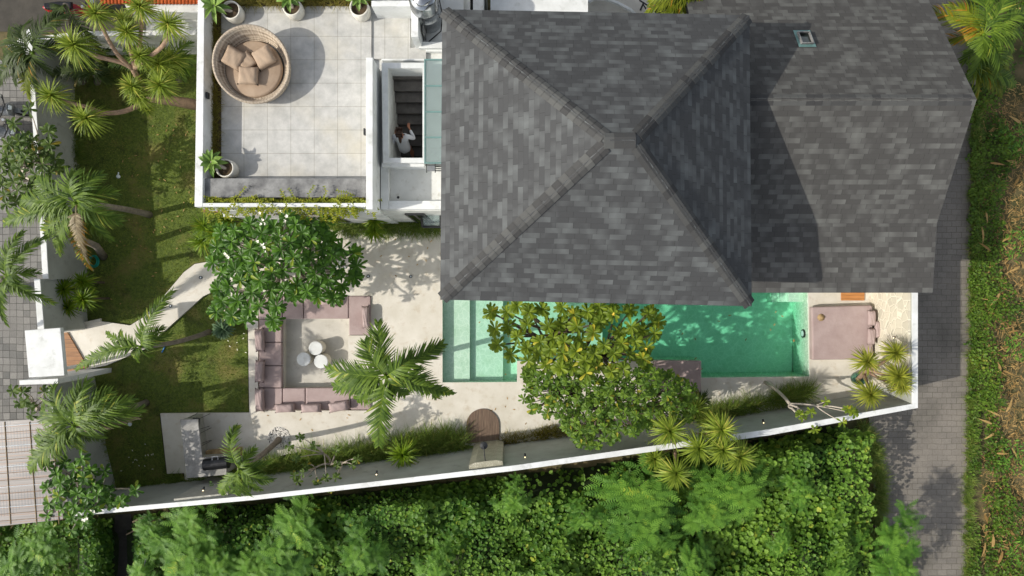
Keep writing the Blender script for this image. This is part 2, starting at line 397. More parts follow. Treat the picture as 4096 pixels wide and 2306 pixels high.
# lawn
def lawnm():
    n = NT('lawn_turf'); v = n.pos()
    a = n.mix(n.ramp(n.noise(v, 14, 6, .7), .35, .65), lin('#44561e'), lin('#6c7a30'))
    a = n.mix(n.math('MULTIPLY', n.ramp(n.noise(v, 1.1, 5, .6), .5, .66), .7), a, lin('#857a45'))
    a = n.mix(n.math('MULTIPLY', n.ramp(n.noise(v, 3.3, 4), .58, .7), .6), a, lin('#38401a'))
    n.l(a, n.b.inputs['Base Color']); n.b.inputs['Roughness'].default_value = .95; n.bump(n.noise(v, 60, 4), 1.0, .03); return n.m
M['lawn'] = lawnm()
# water
def waterm():
    n = NT('pool_water'); v = n.pos()
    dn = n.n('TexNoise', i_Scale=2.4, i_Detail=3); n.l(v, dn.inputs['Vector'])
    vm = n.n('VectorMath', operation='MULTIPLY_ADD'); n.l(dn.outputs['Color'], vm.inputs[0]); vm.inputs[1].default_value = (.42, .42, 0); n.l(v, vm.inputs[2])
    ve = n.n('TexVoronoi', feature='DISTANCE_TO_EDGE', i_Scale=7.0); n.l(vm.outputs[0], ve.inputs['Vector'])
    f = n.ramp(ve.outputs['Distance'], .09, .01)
    c = n.mix(f, (.84, .89, .86, 1), (1, 1, 1, 1))  # caustic light net painted into the transparent colour, bright along cell edges
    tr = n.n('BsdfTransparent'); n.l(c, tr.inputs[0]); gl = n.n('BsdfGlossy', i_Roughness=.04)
    fr = n.n('Fresnel', i_IOR=1.33); bk = n.n('NewGeometry'); bp = n.n('Bump', i_Strength=.15, i_Distance=.02); n.l(n.noise(n.mapping(v, scale=(5, 5, 5)), 1.0, 3), bp.inputs['Height'])
    n.l(bp.outputs[0], gl.inputs['Normal']); n.l(bp.outputs[0], fr.inputs['Normal'])
    mx = n.n('MixShader'); n.l(n.math('MULTIPLY', fr.outputs[0], n.math('SUBTRACT', 1.0, bk.outputs['Backfacing'])), mx.inputs[0]); n.l(tr.outputs[0], mx.inputs[1]); n.l(gl.outputs[0], mx.inputs[2]); n.l(mx.outputs[0], n.out.inputs[0])
    va = n.n('VolumeAbsorption', i_Density=.60); va.inputs[0].default_value = (.30, .94, .75, 1); n.l(va.outputs[0], n.out.inputs['Volume'])
    n.t.nodes.remove(n.b); return n.m
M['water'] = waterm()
M['pooltile'] = plain('pool_plaster', '#e4eadf', '#d9e2d3', 2.5, .5, .1, 40, c3='#c3d3c0', s3=5)
def glassm(name, c, a=.45):
    n = NT(name); tr = n.n('BsdfTransparent'); tr.inputs[0].default_value = (*c, 1); gl = n.n('BsdfGlossy', i_Roughness=.05)
    df = n.n('BsdfDiffuse'); df.inputs[0].default_value = (*c, 1)
    m1 = n.n('MixShader', i_0=.15); n.l(tr.outputs[0], m1.inputs[1]); n.l(df.outputs[0], m1.inputs[2])
    m2 = n.n('MixShader', i_0=.06); n.l(m1.outputs[0], m2.inputs[1]); n.l(gl.outputs[0], m2.inputs[2]); n.l(m2.outputs[0], n.out.inputs[0]); n.t.nodes.remove(n.b); return n.m
M['glass'] = glassm('green_glass', (.72, .80, .79))
M['darkglass'] = plain('dark_window_glass', '#1a211f', '#232b29', 5, .08, 0, spec=.8)
def lampm():
    n = NT('warm_lamp'); n.b.inputs['Emission Color'].default_value = (1, .75, .4, 1); n.b.inputs['Emission Strength'].default_value = 2.5
    n.b.inputs['Base Color'].default_value = (.9, .8, .6, 1); return n.m
M['lamp'] = lampm()
def carport():
    n = NT('polycarbonate_sheet'); v = n.mapping(n.pos(), rot=(0, 0, -.07)); sp = n.n('SeparateXYZ'); n.l(v, sp.inputs[0])
    a = n.math('FRACT', n.math('MULTIPLY', sp.outputs[1], 5.0)); wob = n.noise(n.mapping(v, scale=(.6, 22, 1)), 1, 3)
    c = n.mix(n.ramp(wob, .35, .65), lin('#67625f'), lin('#87807c')); c = n.mix(n.math('LESS_THAN', a, .10), c, lin('#8a6f5d'))
    g = n.math('FRACT', n.math('MULTIPLY', sp.outputs[0], 12.0)); ch = n.ramp(n.noise(n.mapping(v, scale=(1.1, 2.6, 1)), 1, 0), .5, .52)
    c = n.mix(n.math('MULTIPLY', n.math('MULTIPLY', n.math('LESS_THAN', g, .4), ch), .5), c, lin('#4c5058'))
    n.l(c, n.b.inputs['Base Color']); n.b.inputs['Roughness'].default_value = .35; n.bump(a, .3, .02); return n.m
M['poly'] = carport()
# foliage
M['wallgrey'] = plain('grey_green_plaster', '#a6a9a3', '#94978f', 1.0, .85, .2, 60, c3='#7d8177', s3=3)
M['lf_frangi'] = leafmat('frangipani_leaf', '#30541c', '#64942f', '#8ea038', rough=.42, spec=.3)
M['lf_frangiy'] = leafmat('yellow_frangipani_leaf', '#556e1e', '#90a634', '#bcb43c')
M['lf_fine'] = leafmat('small_tree_leaf', '#3f6020', '#7fa03a', '#b0ac40')
M['lf_dark'] = leafmat('left_tree_leaf', '#3a5424', '#667f34', '#9a8c38')
M['lf_drac'] = leafmat('dracaena_leaf', '#546e20', '#98ac48', '#c0c064', trans=.3)
M['lf_dracy'] = leafmat('yellow_dracaena_leaf', '#667628', '#a8ae48', '#c8c268', trans=.3)
M['lf_palm'] = leafmat('palm_leaflet', '#38561c', '#76933a', '#a2ab4c', trans=.3)
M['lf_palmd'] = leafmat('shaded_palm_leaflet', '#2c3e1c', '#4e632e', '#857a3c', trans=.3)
M['lf_palmy'] = leafmat('golden_palm_leaflet', '#56681f', '#8e9a32', '#b5852c', trans=.35)
M['lf_dry'] = leafmat('dry_leaflet', '#6e6250', '#a09686', '#b5aa99', trans=.2)
M['lf_pand'] = leafmat('screwpine_leaf', '#466818', '#82a02c', '#a6b043', trans=.3)
M['lf_aloe'] = leafmat('blue_agave_leaf', '#3f5a48', '#6d8a70', None, trans=.05)
M['lf_agave'] = leafmat('green_agave_leaf', '#4c6f34', '#86a458', None, trans=.1)
M['lf_grass'] = leafmat('tall_grass_blade', '#4f6c2e', '#8ba254', '#a8a064', trans=.3)
M['lf_grassy'] = leafmat('dry_grass_blade', '#6b6a32', '#8f8a45', '#a8915a', trans=.3)
M['lf_turf'] = leafmat('turf_blade', '#4a6420', '#829638', '#a09452', trans=.3)
M['lf_vine'] = leafmat('vine_leaf', '#3d6828', '#84ac48', '#b4c050', trans=.35)
M['lf_leuc'] = leafmat('feathery_leaf', '#3a6a2a', '#7cac48', '#a6be4c', trans=.35)
M['lf_creep'] = leafmat('creeper_leaf', '#6b8020', '#a0a832', '#b8b040', trans=.35)
M['lf_cover'] = leafmat('ground_cover_leaf', '#38581c', '#6f9034', '#9a9a44', trans=.3)
M['lf_tan'] = leafmat('dead_leaf', '#8a7048', '#c0a478', '#a08058', trans=.2)
# ------------------------------------------------------------ ground, deck, pool
G = -0.10
pit_px = [(1126, 1184), (1484, 1184), (1484, 1642), (1032, 1642), (1032, 1312), (1126, 1312)]
pit = PP([(1032, 1184), (1484, 1184), (1484, 1643), (1032, 1643)], 0)
pool_px = [(1770, 1120), (3232, 1120), (3238, 1507), (2805, 1512), (2805, 1443), (2068, 1445), (2068, 1529), (1770, 1531)]
pool = PP(pool_px, 0)
mb = MB(); sheet(mb, [(-45, -35), (45, -35), (45, 35), (-45, 35)], [pit, pool], G-.06)
mb.build('ground', M['ground'], kind='structure')
deck_px = [(874, 1041), (930, 1000), (1000, 940), (1330, 920), (1780, 890), (3655, 890), (3646, 1590), (3560, 1600), (3120, 1640), (2850, 1660), (2300, 1752), (1872, 1785),
           (1500, 1800), (1160, 1815), (1030, 1850), (905, 1912), (740, 1922), (737, 1893), (668, 1896), (641, 1655), (997, 1652), (992, 1314), (960, 1262), (905, 1205), (858, 1165),
           (812, 1186), (577, 1398), (424, 1463), (262, 1494), (250, 1322), (407, 1287), (480, 1297), (520, 1303), (570, 1272), (640, 1203), (735, 1090), (779, 1057)]
dk = PP(deck_px, 0)
mb = MB(); sheet(mb, dk, [pit, pool], 0); skirt(mb, dk, G-.05, 0); skirt(mb, pit, -.36, 0)
mb.build('deck', M['deck'], kind='structure')
mb = MB(); p0, p1 = P(1025, 1180), P(1492, 1648); mb.box(p0.x, p1.x, p1.y, p0.y, -.5, -.36)
mb.build('pit_floor', M['padgrey'], kind='structure')
# pool shell and water
mb = MB(); skirt(mb, pool, -1.5, -.004)
xs = [P(x, 1200, -.4).x for x in (1880, 2012, 2068)]
y0, y1 = P(0, 1531).y, P(0, 1118).y
mb.box(pool[0][0]-.02, xs[0], y0, y1, -1.5, -.27); mb.box(xs[0], xs[1], y0, y1, -1.5, -.42); mb.box(xs[1], pool[5][0]+.01, y0, y1, -1.5, -.62)
x2 = P(2420, 0).x; mb.box(pool[5][0]+.01, x2, P(0, 1445).y, y1, -1.5, -.62)
mb.box(x2, pool[1][0]+.02, y0-.1, y1, -1.5, -1.22)
for i, x in enumerate((3095, 3128, 3160)):
    a = P(x, 1210, -.6+.17*i); b = P(3236, 1100, 0); mb.box(a.x, b.x+.0, P(0, 1210, -.4).y+.01*i, b.y, -1.22, -.75+.2*i)
mb.build('pool_basin', M['pooltile'], kind='structure')
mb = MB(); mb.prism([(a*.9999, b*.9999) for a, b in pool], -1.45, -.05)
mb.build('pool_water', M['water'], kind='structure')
# lawn
lawn_px = [(292, 150), (800, 150), (1400, 780), (1400, 935), (1000, 938), (930, 998), (874, 1039), (779, 1055), (735, 1088), (640, 1201), (570, 1270), (520, 1301), (480, 1295), (407, 1285), (250, 1320), (262, 1496),
           (424, 1465), (577, 1400), (812, 1188), (858, 1167), (905, 1207), (960, 1264), (990, 1316), (995, 1650), (638, 1653), (666, 1898), (735, 1895), (735, 1925), (905, 1914), (700, 1990), (400, 2010), (375, 1500), (292, 1330), (292, 400)]
mb = MB(); sheet(mb, PP(lawn_px, G), [], G+.01)
mb.build('lawn', M['lawn'], kind='structure')
# narrow planting bed behind the front wall
bed = [(905, 1912), (1030, 1850), (1160, 1815), (1500, 1800), (1872, 1785), (2300, 1752), (2850, 1660), (3120, 1640), (3600, 1620), (3000, 1760), (2048, 1850), (1024, 1930), (740, 1960)]
mb = MB(); sheet(mb, PP(bed, G), [], G+.02); mb.build('planting_bed', M['under'], kind='structure')
# roads
mb = MB(); sheet(mb, PP([(3470, 1640), (3640, 1560), (3640, -300), (3960, -300), (3905, 600), (3890, 1300), (3882, 2500), (3380, 2600), (3500, 2100), (3490, 1800)], G), [], G+.004)
mb.build('lane', M['road'], kind='structure')
mb = MB(); sheet(mb, PP([(-900, 240), (291, 240), (291, 1400), (340, 1600), (400, 2050), (-900, 2200)], G), [], G+.006); mb.build('street', M['roadl'], kind='structure')
mb = MB(); sheet(mb, PP([(-900, -500), (800, -500), (800, 128), (-900, 128)], G), [], G+.012); mb.build('driveway', M['drive'], kind='structure')
mb = MB(); sheet(mb, PP([(460, 2060), (526, 2055), (535, 2500), (440, 2500)], G), [], G+.008); mb.build('track', M['path_dark'], kind='structure')
# ------------------------------------------------------------ boundary walls
def wallstrip(mb, outer, inner, zs, zb=G-.05):
    for i in range(len(outer)-1):
        a, b = P(*outer[i], zs[i]), P(*outer[i+1], zs[i+1]); c, d = P(*inner[i+1], zs[i+1]), P(*inner[i], zs[i])
        mb.prism([a.xy[:], b.xy[:], c.xy[:], d.xy[:]], zb, [zs[i], zs[i+1], zs[i+1], zs[i]] if True else 0)
def wallseg(mb, o1, o2, i2, i1, z1, z2, zb=G-.05):
    pts = [P(*o1, z1), P(*o2, z2), P(*i2, z2), P(*i1, z1)]
    a = sum(pts[i].x*pts[(i+1) % 4].y-pts[(i+1) % 4].x*pts[i].y for i in range(4))
    if a < 0: pts = pts[::-1]
    v = [(p.x, p.y, zb) for p in pts]+[tuple(p) for p in pts]
    mb.idx(v, [(4, 5, 6, 7), (3, 2, 1, 0)]+[(i, (i+1) % 4, 4+(i+1) % 4, 4+i) for i in range(4)])
def copeseg(mb, o1, o2, i2, i1, z1, z2, h=.03):
    pts = [P(*o1, z1), P(*o2, z2), P(*i2, z2), P(*i1, z1)]
    if sum(pts[i].x*pts[(i+1) % 4].y-pts[(i+1) % 4].x*pts[i].y for i in range(4)) < 0: pts = pts[::-1]
    v = [(p.x, p.y, p.z+.002) for p in pts]+[(p.x, p.y, p.z+h) for p in pts]
    mb.idx(v, [(4, 5, 6, 7), (3, 2, 1, 0)]+[(i, (i+1) % 4, 4+(i+1) % 4, 4+i) for i in range(4)])
bw = thing('boundary_wall', 'long white garden wall with bright flat top between the terrace garden and the green thicket', 'wall', P(2048, 1870))
mb = MB()
O = [(3669, 1632), (3072, 1742), (2048, 1884), (1024, 1999), (300, 2064)]; I = [(3646, 1616), (3072, 1718), (2048, 1863), (1024, 1981), (305, 2045)]; Z = [2.0, 2.2, 2.6, 2.45, 2.1]
for i in range(4): wallseg(mb, O[i], O[i+1], I[i+1], I[i], Z[i], Z[i+1])
wallseg(mb, (3669, 1632), (3669, 900), (3646, 900), (3646, 1616), 2.0, 2.0)
mb.build('wall', M['wallgrey'], bw)
mb = MB()
for i in range(4): wallseg(mb, O[i], O[i+1], I[i+1], I[i], Z[i]+.03, Z[i+1]+.03, Z[i+1] if False else min(Z[i], Z[i+1])-.0+.001) if False else copeseg(mb, O[i], O[i+1], I[i+1], I[i], Z[i], Z[i+1])
copeseg(mb, (3669, 1632), (3669, 900), (3646, 900), (3646, 1616), 2.0, 2.0)
mb.build('coping', M['white'], bw)
mb = MB(); a = P(3646, 1614, 2.0); b = P(3646, 900, 2.0); mb.box(a.x-.06, a.x-.002, a.y+.25, b.y, 0, 1.96); mb.build('stone_cladding', M['flag'], bw)
# split slate panel on the wall behind the bar
def online(x, z):      # point on the inner wall face, at top level, for image x
    for i in range(4):
        (x0, y0), (x1, y1) = I[i], I[i+1]
        if x1 <= x <= x0:
            t = (x-x0)/(x1-x0); return P(x, y0+(y1-y0)*t, Z[i]+(Z[i+1]-Z[i])*t)
q1, q2 = online(690, 0), online(900, 0); n_ = Vector((-(q2-q1).y, (q2-q1).x, 0)).normalized()
mb = MB(); mb.prism([(q1+n_*.004).xy[:], (q2+n_*.004).xy[:], (q2+n_*.07).xy[:], (q1+n_*.07).xy[:]], G, 2.2); mb.build('slate_panel', M['slate'], bw)
lw = thing('garden_wall', 'white garden wall along the grey paved street, upper length beside the dark lawn', 'wall', P(150, 700))
mb = MB()
L1 = [(108, 120), (132, 480), (139, 578), (164, 943), (173, 1116)]; L2 = [(128, 120), (150, 480), (157, 578), (186, 943), (196, 1116)]
for i in range(4): wallseg(mb, L1[i], L1[i+1], L2[i+1], L2[i], 1.65, 1.65)
wallseg(mb, (139, 1117), (154, 1330), (180, 1330), (162, 1117), 1.85, 1.85)
mb.build('wall', M['wallgrey'], lw)
mb = MB()
for i in range(4): copeseg(mb, L1[i], L1[i+1], L2[i+1], L2[i], 1.65, 1.65)
copeseg(mb, (139, 1117), (154, 1330), (180, 1330), (162, 1117), 1.85, 1.85)
mb.build('coping', M['white'], lw)
lw = thing('garden_wall', 'white garden wall below the entrance canopy beside the translucent carport roof', 'wall', P(230, 1800))
mb = MB(); wallseg(mb, (186, 1545), (244, 1858), (254, 1856), (203, 1545), 1.9, 1.9); wallseg(mb, (244, 1858), (285, 2062), (299, 2060), (254, 1856), 1.9, 1.95); mb.build('wall', M['wallgrey'], lw)
mb = MB(); copeseg(mb, (186, 1545), (244, 1858), (254, 1856), (203, 1545), 1.9, 1.9); copeseg(mb, (244, 1858), (285, 2062), (299, 2060), (254, 1856), 1.9, 1.95); mb.build('coping', M['white'], lw)
lw = thing('garden_wall', 'low pale wall behind the palms, between the driveway and the shaded lawn', 'wall', P(400, 140))
mb = MB(); wallseg(mb, (20, 163), (310, 128), (310, 143), (20, 180), 1.5, 1.5); wallseg(mb, (310, 126), (782, 122), (782, 140), (310, 145), 1.5, 1.5); mb.build('wall', M['offwhite'], lw)
# entrance canopy and landing
ec = thing('entrance_gate', 'white concrete slab canopy over a timber gate at the street side', 'gate', P(180, 1410))
mb = MB(); mb.prism(PP([(98, 1323), (241, 1312), (258, 1503), (115, 1511)], 2.5), 2.36, 2.5); mb.build('canopy', M['white'], ec, bevel=.012)
mb = MB(); mb.prism(PP([(75, 1523), (230, 1516), (229, 1536), (76, 1541)], 2.4), G, 2.38)
mb.build('side_wall', M['white'], ec)
mb = MB(); mb.prism(PP([(247, 1333), (272, 1330), (322, 1415), (352, 1470), (262, 1494)], .01), .003, .05); mb.build('gate_floor', M['gatewood'], ec)
for (x, y) in ((112, 1335), (128, 1498)):
    mb = MB(); mb.tube([P(x, y, 2.35), Vector((*P(x, y, 2.35).xy, G))], .05, 8); mb.build('post', M['white'], ec)
mb = MB(); a, b = P(407, 1289), P(250, 1322); d = (b-a).normalized(); nn = Vector((-d.y, d.x, 0))
for s1, s2, hh in (((250, 1322), (407, 1288), .08),):
    a, b = P(*s1), P(*s2); mb.prism([a.xy[:], b.xy[:], (b+Vector((0, .1, 0))).xy[:], (a+Vector((0, .1, 0))).xy[:]], 0, hh)
mb.build('kerb', M['deck'], ec)
# ------------------------------------------------------------ villa
V = thing('villa', 'large villa with dark grey shingle roofs and a white roof terrace', 'house', P(2300, 800))
def rface(mb, pts, a, b):
    a, b = Vector(a), Vector(b); u = (b-a).normalized(); pts = [Vector(p) for p in pts]
    nrm = (pts[1]-pts[0]).cross(pts[2]-pts[0]).normalized()
    if nrm.z < 0: pts = pts[::-1]; nrm = -nrm
    v = nrm.cross(u)
    if v.z < 0: v = -v
    mb.face(pts, .5, [((p-a).dot(u)+7, (p-a).dot(v)) for p in pts])
ZE = 5.6
c1, c2, c3, c4 = P(1769, 38, ZE), P(2998, 61, ZE), P(3007, 1226, ZE), P(1761, 1200, ZE)
r1, r2 = P(2440, 562, 7.9), P(2536, 560, 7.9)
mb = MB()
rface(mb, [c1, r1, c4], c4, c1); rface(mb, [c2, r2, c3], c2, c3); rface(mb, [c4, c3, r2, r1], c4, c3); rface(mb, [c1, c2, r2, r1], c1, c2)
hip = mb.build('hip_roof', M['shingle'], V)
mb = MB(); mb.prism([c.xy[:] for c in (c1, c2, c3, c4)], ZE-.16, ZE-.003); mb.build('eave', M['dark'], V)
def caps(mb, a, b, w=.15, step=.19, sl=.45, rnd=random.Random(3)):
    a, b = Vector(a), Vector(b); d = (b-a); L = d.length; d.normalize(); s = d.cross(Vector((0, 0, 1))).normalized(); u = s.cross(d).normalized()
    n = int(L/step); prev = .3
    for i in range(n):
        p = a+d*(i*step); q = a+d*((i+1)*step+.03); h = .018; h2 = .008
        t = rnd.random()**1.3 if rnd.random() < .8 else prev; prev = t
        k = lambda c, off, hh: c+s*off+u*hh+Vector((0, 0, -abs(off)*sl))
        pp = [k(p, -w, h2), k(p, -w*.4, h2+.008), k(p, w*.4, h2+.008), k(p, w, h2)]; qq = [k(q, -w, h), k(q, -w*.4, h+.008), k(q, w*.4, h+.008), k(q, w, h)]
        mb.idx([*pp, *qq], [(0, 1, 5, 4), (1, 2, 6, 5), (2, 3, 7, 6), (4, 5, 6, 7)], t)
for a, b in ((r1, c1), (r2, c2), (r2, c3), (r1, c4), (r1-Vector((.14, 0, 0)), r2+Vector((.1, 0, 0)))):
    mb = MB(); caps(mb, Vector(b)+(Vector(a)-Vector(b)).normalized()*.06, a, sl=.50); mb.build('ridge_cap', M['cap'], V)
# wing with gable roof
XR = 10.66; XL = 4.45
prof = [(-.12, 3.5), (1.62, 3.67), (4.33, 5.14), (7.37, 3.33), (8.2, 2.84)]
mb = MB()
for i in range(4):
    (ya, za), (yb, zb) = prof[i], prof[i+1]
    rface(mb, [(XL, ya, za), (XR, ya, za), (XR, yb, zb), (XL, yb, zb)], (XL, ya, za), (XR, ya, za)) if i < 2 else rface(mb, [(XL, ya, za), (XR, ya, za), (XR, yb, zb), (XL, yb, zb)], (XL, yb, zb), (XR, yb, zb))
mb.build('gable_roof', M['shingle2'], V)
mb = MB()
for i in range(4):
    (ya, za), (yb, zb) = prof[i], prof[i+1]
    v = [(XL, ya, za-.14), (XR-.004, ya+.004, za-.14), (XR-.004, yb, zb-.14), (XL, yb, zb-.14), (XL, ya, za-.004), (XR-.004, ya+.004, za-.004), (XR-.004, yb, zb-.004), (XL, yb, zb-.004)]
    mb.idx(v, [(0, 3, 2, 1), (0, 1, 5, 4), (1, 2, 6, 5), (2, 3, 7, 6)])
mb.build('eave', M['dark'], V)
mb = MB(); caps(mb, (XL, 4.33, 5.125), (XR-.1, 4.33, 5.125), w=.13, sl=.50); mb.build('ridge_cap', M['cap'], V)
# skylight on the back slope
def zr(y): 
    for i in range(4):
        if prof[i][0] <= y <= prof[i+1][0]:
            t = (y-prof[i][0])/(prof[i+1][0]-prof[i][0]); return prof[i][1]+t*(prof[i+1][1]-prof[i][1])
def onroof(px, py, dz=0):
    z = 4.3
    for _ in range(12): z = zr(P(px, py, z).y)
    p = P(px, py, z); return Vector((p.x, p.y, z+dz))
fr = [onroof(3184, 133), onroof(3232, 133), onroof(3250, 180), onroof(3201, 180)]
ctr = sum(fr, Vector())/4
mb = MB(); o2 = [ctr+(p-ctr)*1.42 for p in fr]; i2 = [ctr+(p-ctr)*.86 for p in fr]; up = Vector((0, 0, .12))
for k in range(4):
    j = (k+1) % 4; mb.face([fr[k]+up, fr[j]+up, i2[j]+up, i2[k]+up]); mb.face([fr[k]-up, fr[j]-up, fr[j]+up, fr[k]+up]); mb.face([i2[k]+up, i2[j]+up, i2[j]-up*.2, i2[k]-up*.2])
sk = mb.build('skylight', M['concrete'], V)
mb = MB(); u2 = Vector((0, 0, .05)); mb.face([p+Vector((0, 0, .04)) for p in i2]); mb.build('pane', M['darkglass'], sk)
mb = MB()
for k in range(4):
    j = (k+1) % 4; mb.face([o2[k]+u2*.5, o2[j]+u2*.5, fr[j]+u2*.5, fr[k]+u2*.5])
mb.build('flashing', M['steelgreen'], sk)
# walls below the roofs
mb = MB(); mb.box(-1.0, 4.9, .55, 5.7, 0, ZE-.17); mb.box(4.91, 10.3, .5, 7.9, 0, 2.55); mb.prism([(XR-.35, .5), (XR-.5, .5), (XR-.5, 7.9), (XR-.35, 7.9)], 0, 2.8)
mb.build('wall', M['white'], V)
for x in (0.2, 2.2, 5.6, 7.8):
    mb = MB(); mb.box(x, x+1.5, .49, .56, .25, 2.35); wi = mb.build('window', M['dark'], V)
    mb = MB(); mb.box(x+.08, x+.71, .47, .485, .33, 2.27); mb.box(x+.79, x+1.42, .47, .485, .33, 2.27); mb.build('pane', M['darkglass'], wi)
# terrace block
zt, zf = 3.9, 3.3
A = P(778, 828, zt); B = P(792, -80, zt); Cc = P(1491, 838, zt); E = P(1770, 838, 3.35)
blk = [(A.x+.002, A.y+.002), (Cc.x, Cc.y+.002), (Cc.x, B.y), (B.x+.002, B.y)]
mb = MB(); mb.prism(blk, G-.05, zf-.16); mb.build('wall', M['white'], V)
# right hand part with the stair well
hole = PP([(1552, 274), (1690, 274), (1690, 632), (1555, 632)], 3.75)
rx = 2.0*0-1.25
rp = [(Cc.x+.002, P(0, 840, 3.35).y), (rx, P(0, 840, 3.35).y), (rx, B.y), (Cc.x+.002, B.y)]
mb = MB(); sheet(mb, rp, [hole], 3.15); skirt(mb, rp, G-.05, 3.15); skirt(mb, hole, 0.2, 3.15); mb.build('wall', M['offwhite'], V)
mb = MB(); mb.prism(PP([(850, -80), (1485, -80), (1485, 716), (850, 716)], zf), zf-.06, zf); 
mb.prism(PP([(1486, 26), (1640, 26), (1640, 236), (1486, 236)], zf-.05), 3.152, zf-.05)
mb.prism(PP([(1600, 190), (1704, 193), (1704, 236), (1600, 236)], zf-.05), 3.153, zf-.054)
mb.build('terrace_floor', M['tile'], V)
mb = MB(); mb.prism(PP([(885, -60), (1484, -60), (1484, 26), (885, 26)], zf), zf+.001, zf+.02); mb.prism(PP([(846, -60), (885, -60), (885, 716), (846, 716)], zf), zf+.002, zf+.022); mb.build('planter_soil', M['soil'], V)
def rim(mb, o, i, z0, z1):
    n = len(o)
    for k in range(n):
        j = (k+1) % n; mb.idx([(*o[k], z0), (*o[j], z0), (*i[j], z0), (*i[k], z0), (*o[k], z1), (*o[j], z1), (*i[j], z1), (*i[k], z1)], [(4, 5, 6, 7), (0, 1, 5, 4), (2, 3, 7, 6), (3, 2, 1, 0)])
mb = MB()
wallseg(mb, (792, -80), (778, 828), (810, 828), (818, -80), zt, zt, zf-.2)
wallseg(mb, (811, 828), (1463, 828), (1463, 813), (811, 813), zt, zt, 2.7)
wallseg(mb, (1464, 838), (1491, 838), (1491, 231), (1464, 231), 4.25, 4.25, zf-.3)
wallseg(mb, (1486, 26), (1645, 26), (1645, 4), (1486, 4), 4.0, 4.0, zf-.1)
mb.build('parapet', M['white'], V, bevel=.008)
mb = MB(); wallseg(mb, (811, 790), (1463, 790), (1463, 714), (811, 714), 3.78, 3.78, zf-.1); mb.build('concrete_bench', M['concrete'], V, bevel=.01)
mb = MB(); mb.prism(PP([(812, 812), (1463, 812), (1463, 791), (812, 791)], 3.7), 3.2, 3.55); mb.build('trough_soil', M['soil'], V)
# stair rim, stairs
mb = MB()
o = PP([(1526, 251), (1697, 251), (1697, 652), (1531, 652)], 3.75); rim(mb, o, [(a*1.0, b) for a, b in hole], 3.15, 3.75)
mb.prism(PP([(1526, 652), (1560, 651), (1560, 665), (1526, 667)], 3.6), 3.15, 3.6); mb.prism(PP([(1561, 655), (1697, 655), (1697, 667), (1561, 668)], 3.6), 3.15, 3.58)
mb.prism(PP([(1526, 236), (1697, 236), (1697, 243), (1526, 243)], 3.5), 3.16, 3.5)
mb.build('stair_rim', M['white'], V, bevel=.008)
mb = MB(); x0, x1 = hole[0][0]-.0, hole[1][0]+.0; ys = 833*17.8/F
mb.box(x0-.02, x1+.02, ys, hole[0][1]+.03, 0, 3.12-.02)
for k in range(1, 13):
    mb.box(x0-.02, x1+.02, ys-.25*k, ys-.25*(k-1)-.0, 0, 3.1-.18*k); mb.box(x0-.018, x1+.018, ys-.25*k-.02, ys-.25*(k-1)-.03, 3.1-.18*k+.001, 3.1-.18*k+.02)
mb.build('staircase', M['stair'], V)
# basin roof, ledges
mb = MB(); z = 3.35
o = PP([(1523, 668), (1775, 668), (1775, 838), (1523, 838)], z); i = PP([(1555, 672), (1775, 672), (1775, 804), (1555, 804)], z)
for pr in ([(1523, 668), (1555, 668), (1555, 838), (1523, 838)], [(1556, 804), (1790, 804), (1790, 838), (1556, 838)]): mb.prism(PP(pr, z), 3.155, z)
mb.build('ledge', M['white'], V, bevel=.006)
mb = MB(); mb.prism(PP([(1700, 668), (1775, 668), (1775, 803), (1560, 803), (1560, 668)], 3.2), 3.16, 3.17); mb.build('basin_floor', M['offwhite'], V)
mb = MB(); mb.disc((*P(1592, 790, 3.2).xy, 3.176), .035); mb.build('drain', M['dark'], V)
# glass canopy
gc = thing('glass_canopy', 'green glass canopy panels on slim steel bars beside the stair well', 'canopy', P(1735, 440, 3.8))
pl = [(1699, 240, 343), (1699, 345, 447), (1699, 449, 549), (1699, 551, 652)]
for x, a, b in pl:
    mb = MB(); mb.prism(PP([(x, a), (1800, a), (1800, b), (x, b)], 4.0), 3.985, 4.0); mb.build('glass_panel', M['glass'], gc)
mb = MB()
for y in (239, 344, 448, 550, 653): mb.prism(PP([(1697, y-2.5), (1800, y-2.5), (1800, y+2.5), (1697, y+2.5)], 4.03), 4.002, 4.03)
mb.prism(PP([(1697, 240), (1701, 240), (1701, 652), (1697, 652)], 4.02), 3.9, 4.02); mb.build('frame', M['steelgreen'], gc)
# walls near the tank
mb = MB()
wallseg(mb, (1645, 148), (1673, 148), (1673, -80), (1645, -80), 4.1, 4.1, 3.16)
wallseg(mb, (1674, 193), (1775, 193), (1775, 168), (1686, 168), 3.42, 3.42, 3.16)
wallseg(mb, (1703, 207), (1775, 207), (1775, 195), (1703, 195), 3.3, 3.3, 3.16)
mb.build('service_wall', M['white'], V, bevel=.006)
mb = MB(); a = P(1700, 160, 3.2); mb.box(a.x, a.x+.03, a.y, a.y+1.4, 3.16, 3.75); mb.build('screen_panel', M['concrete'], V)
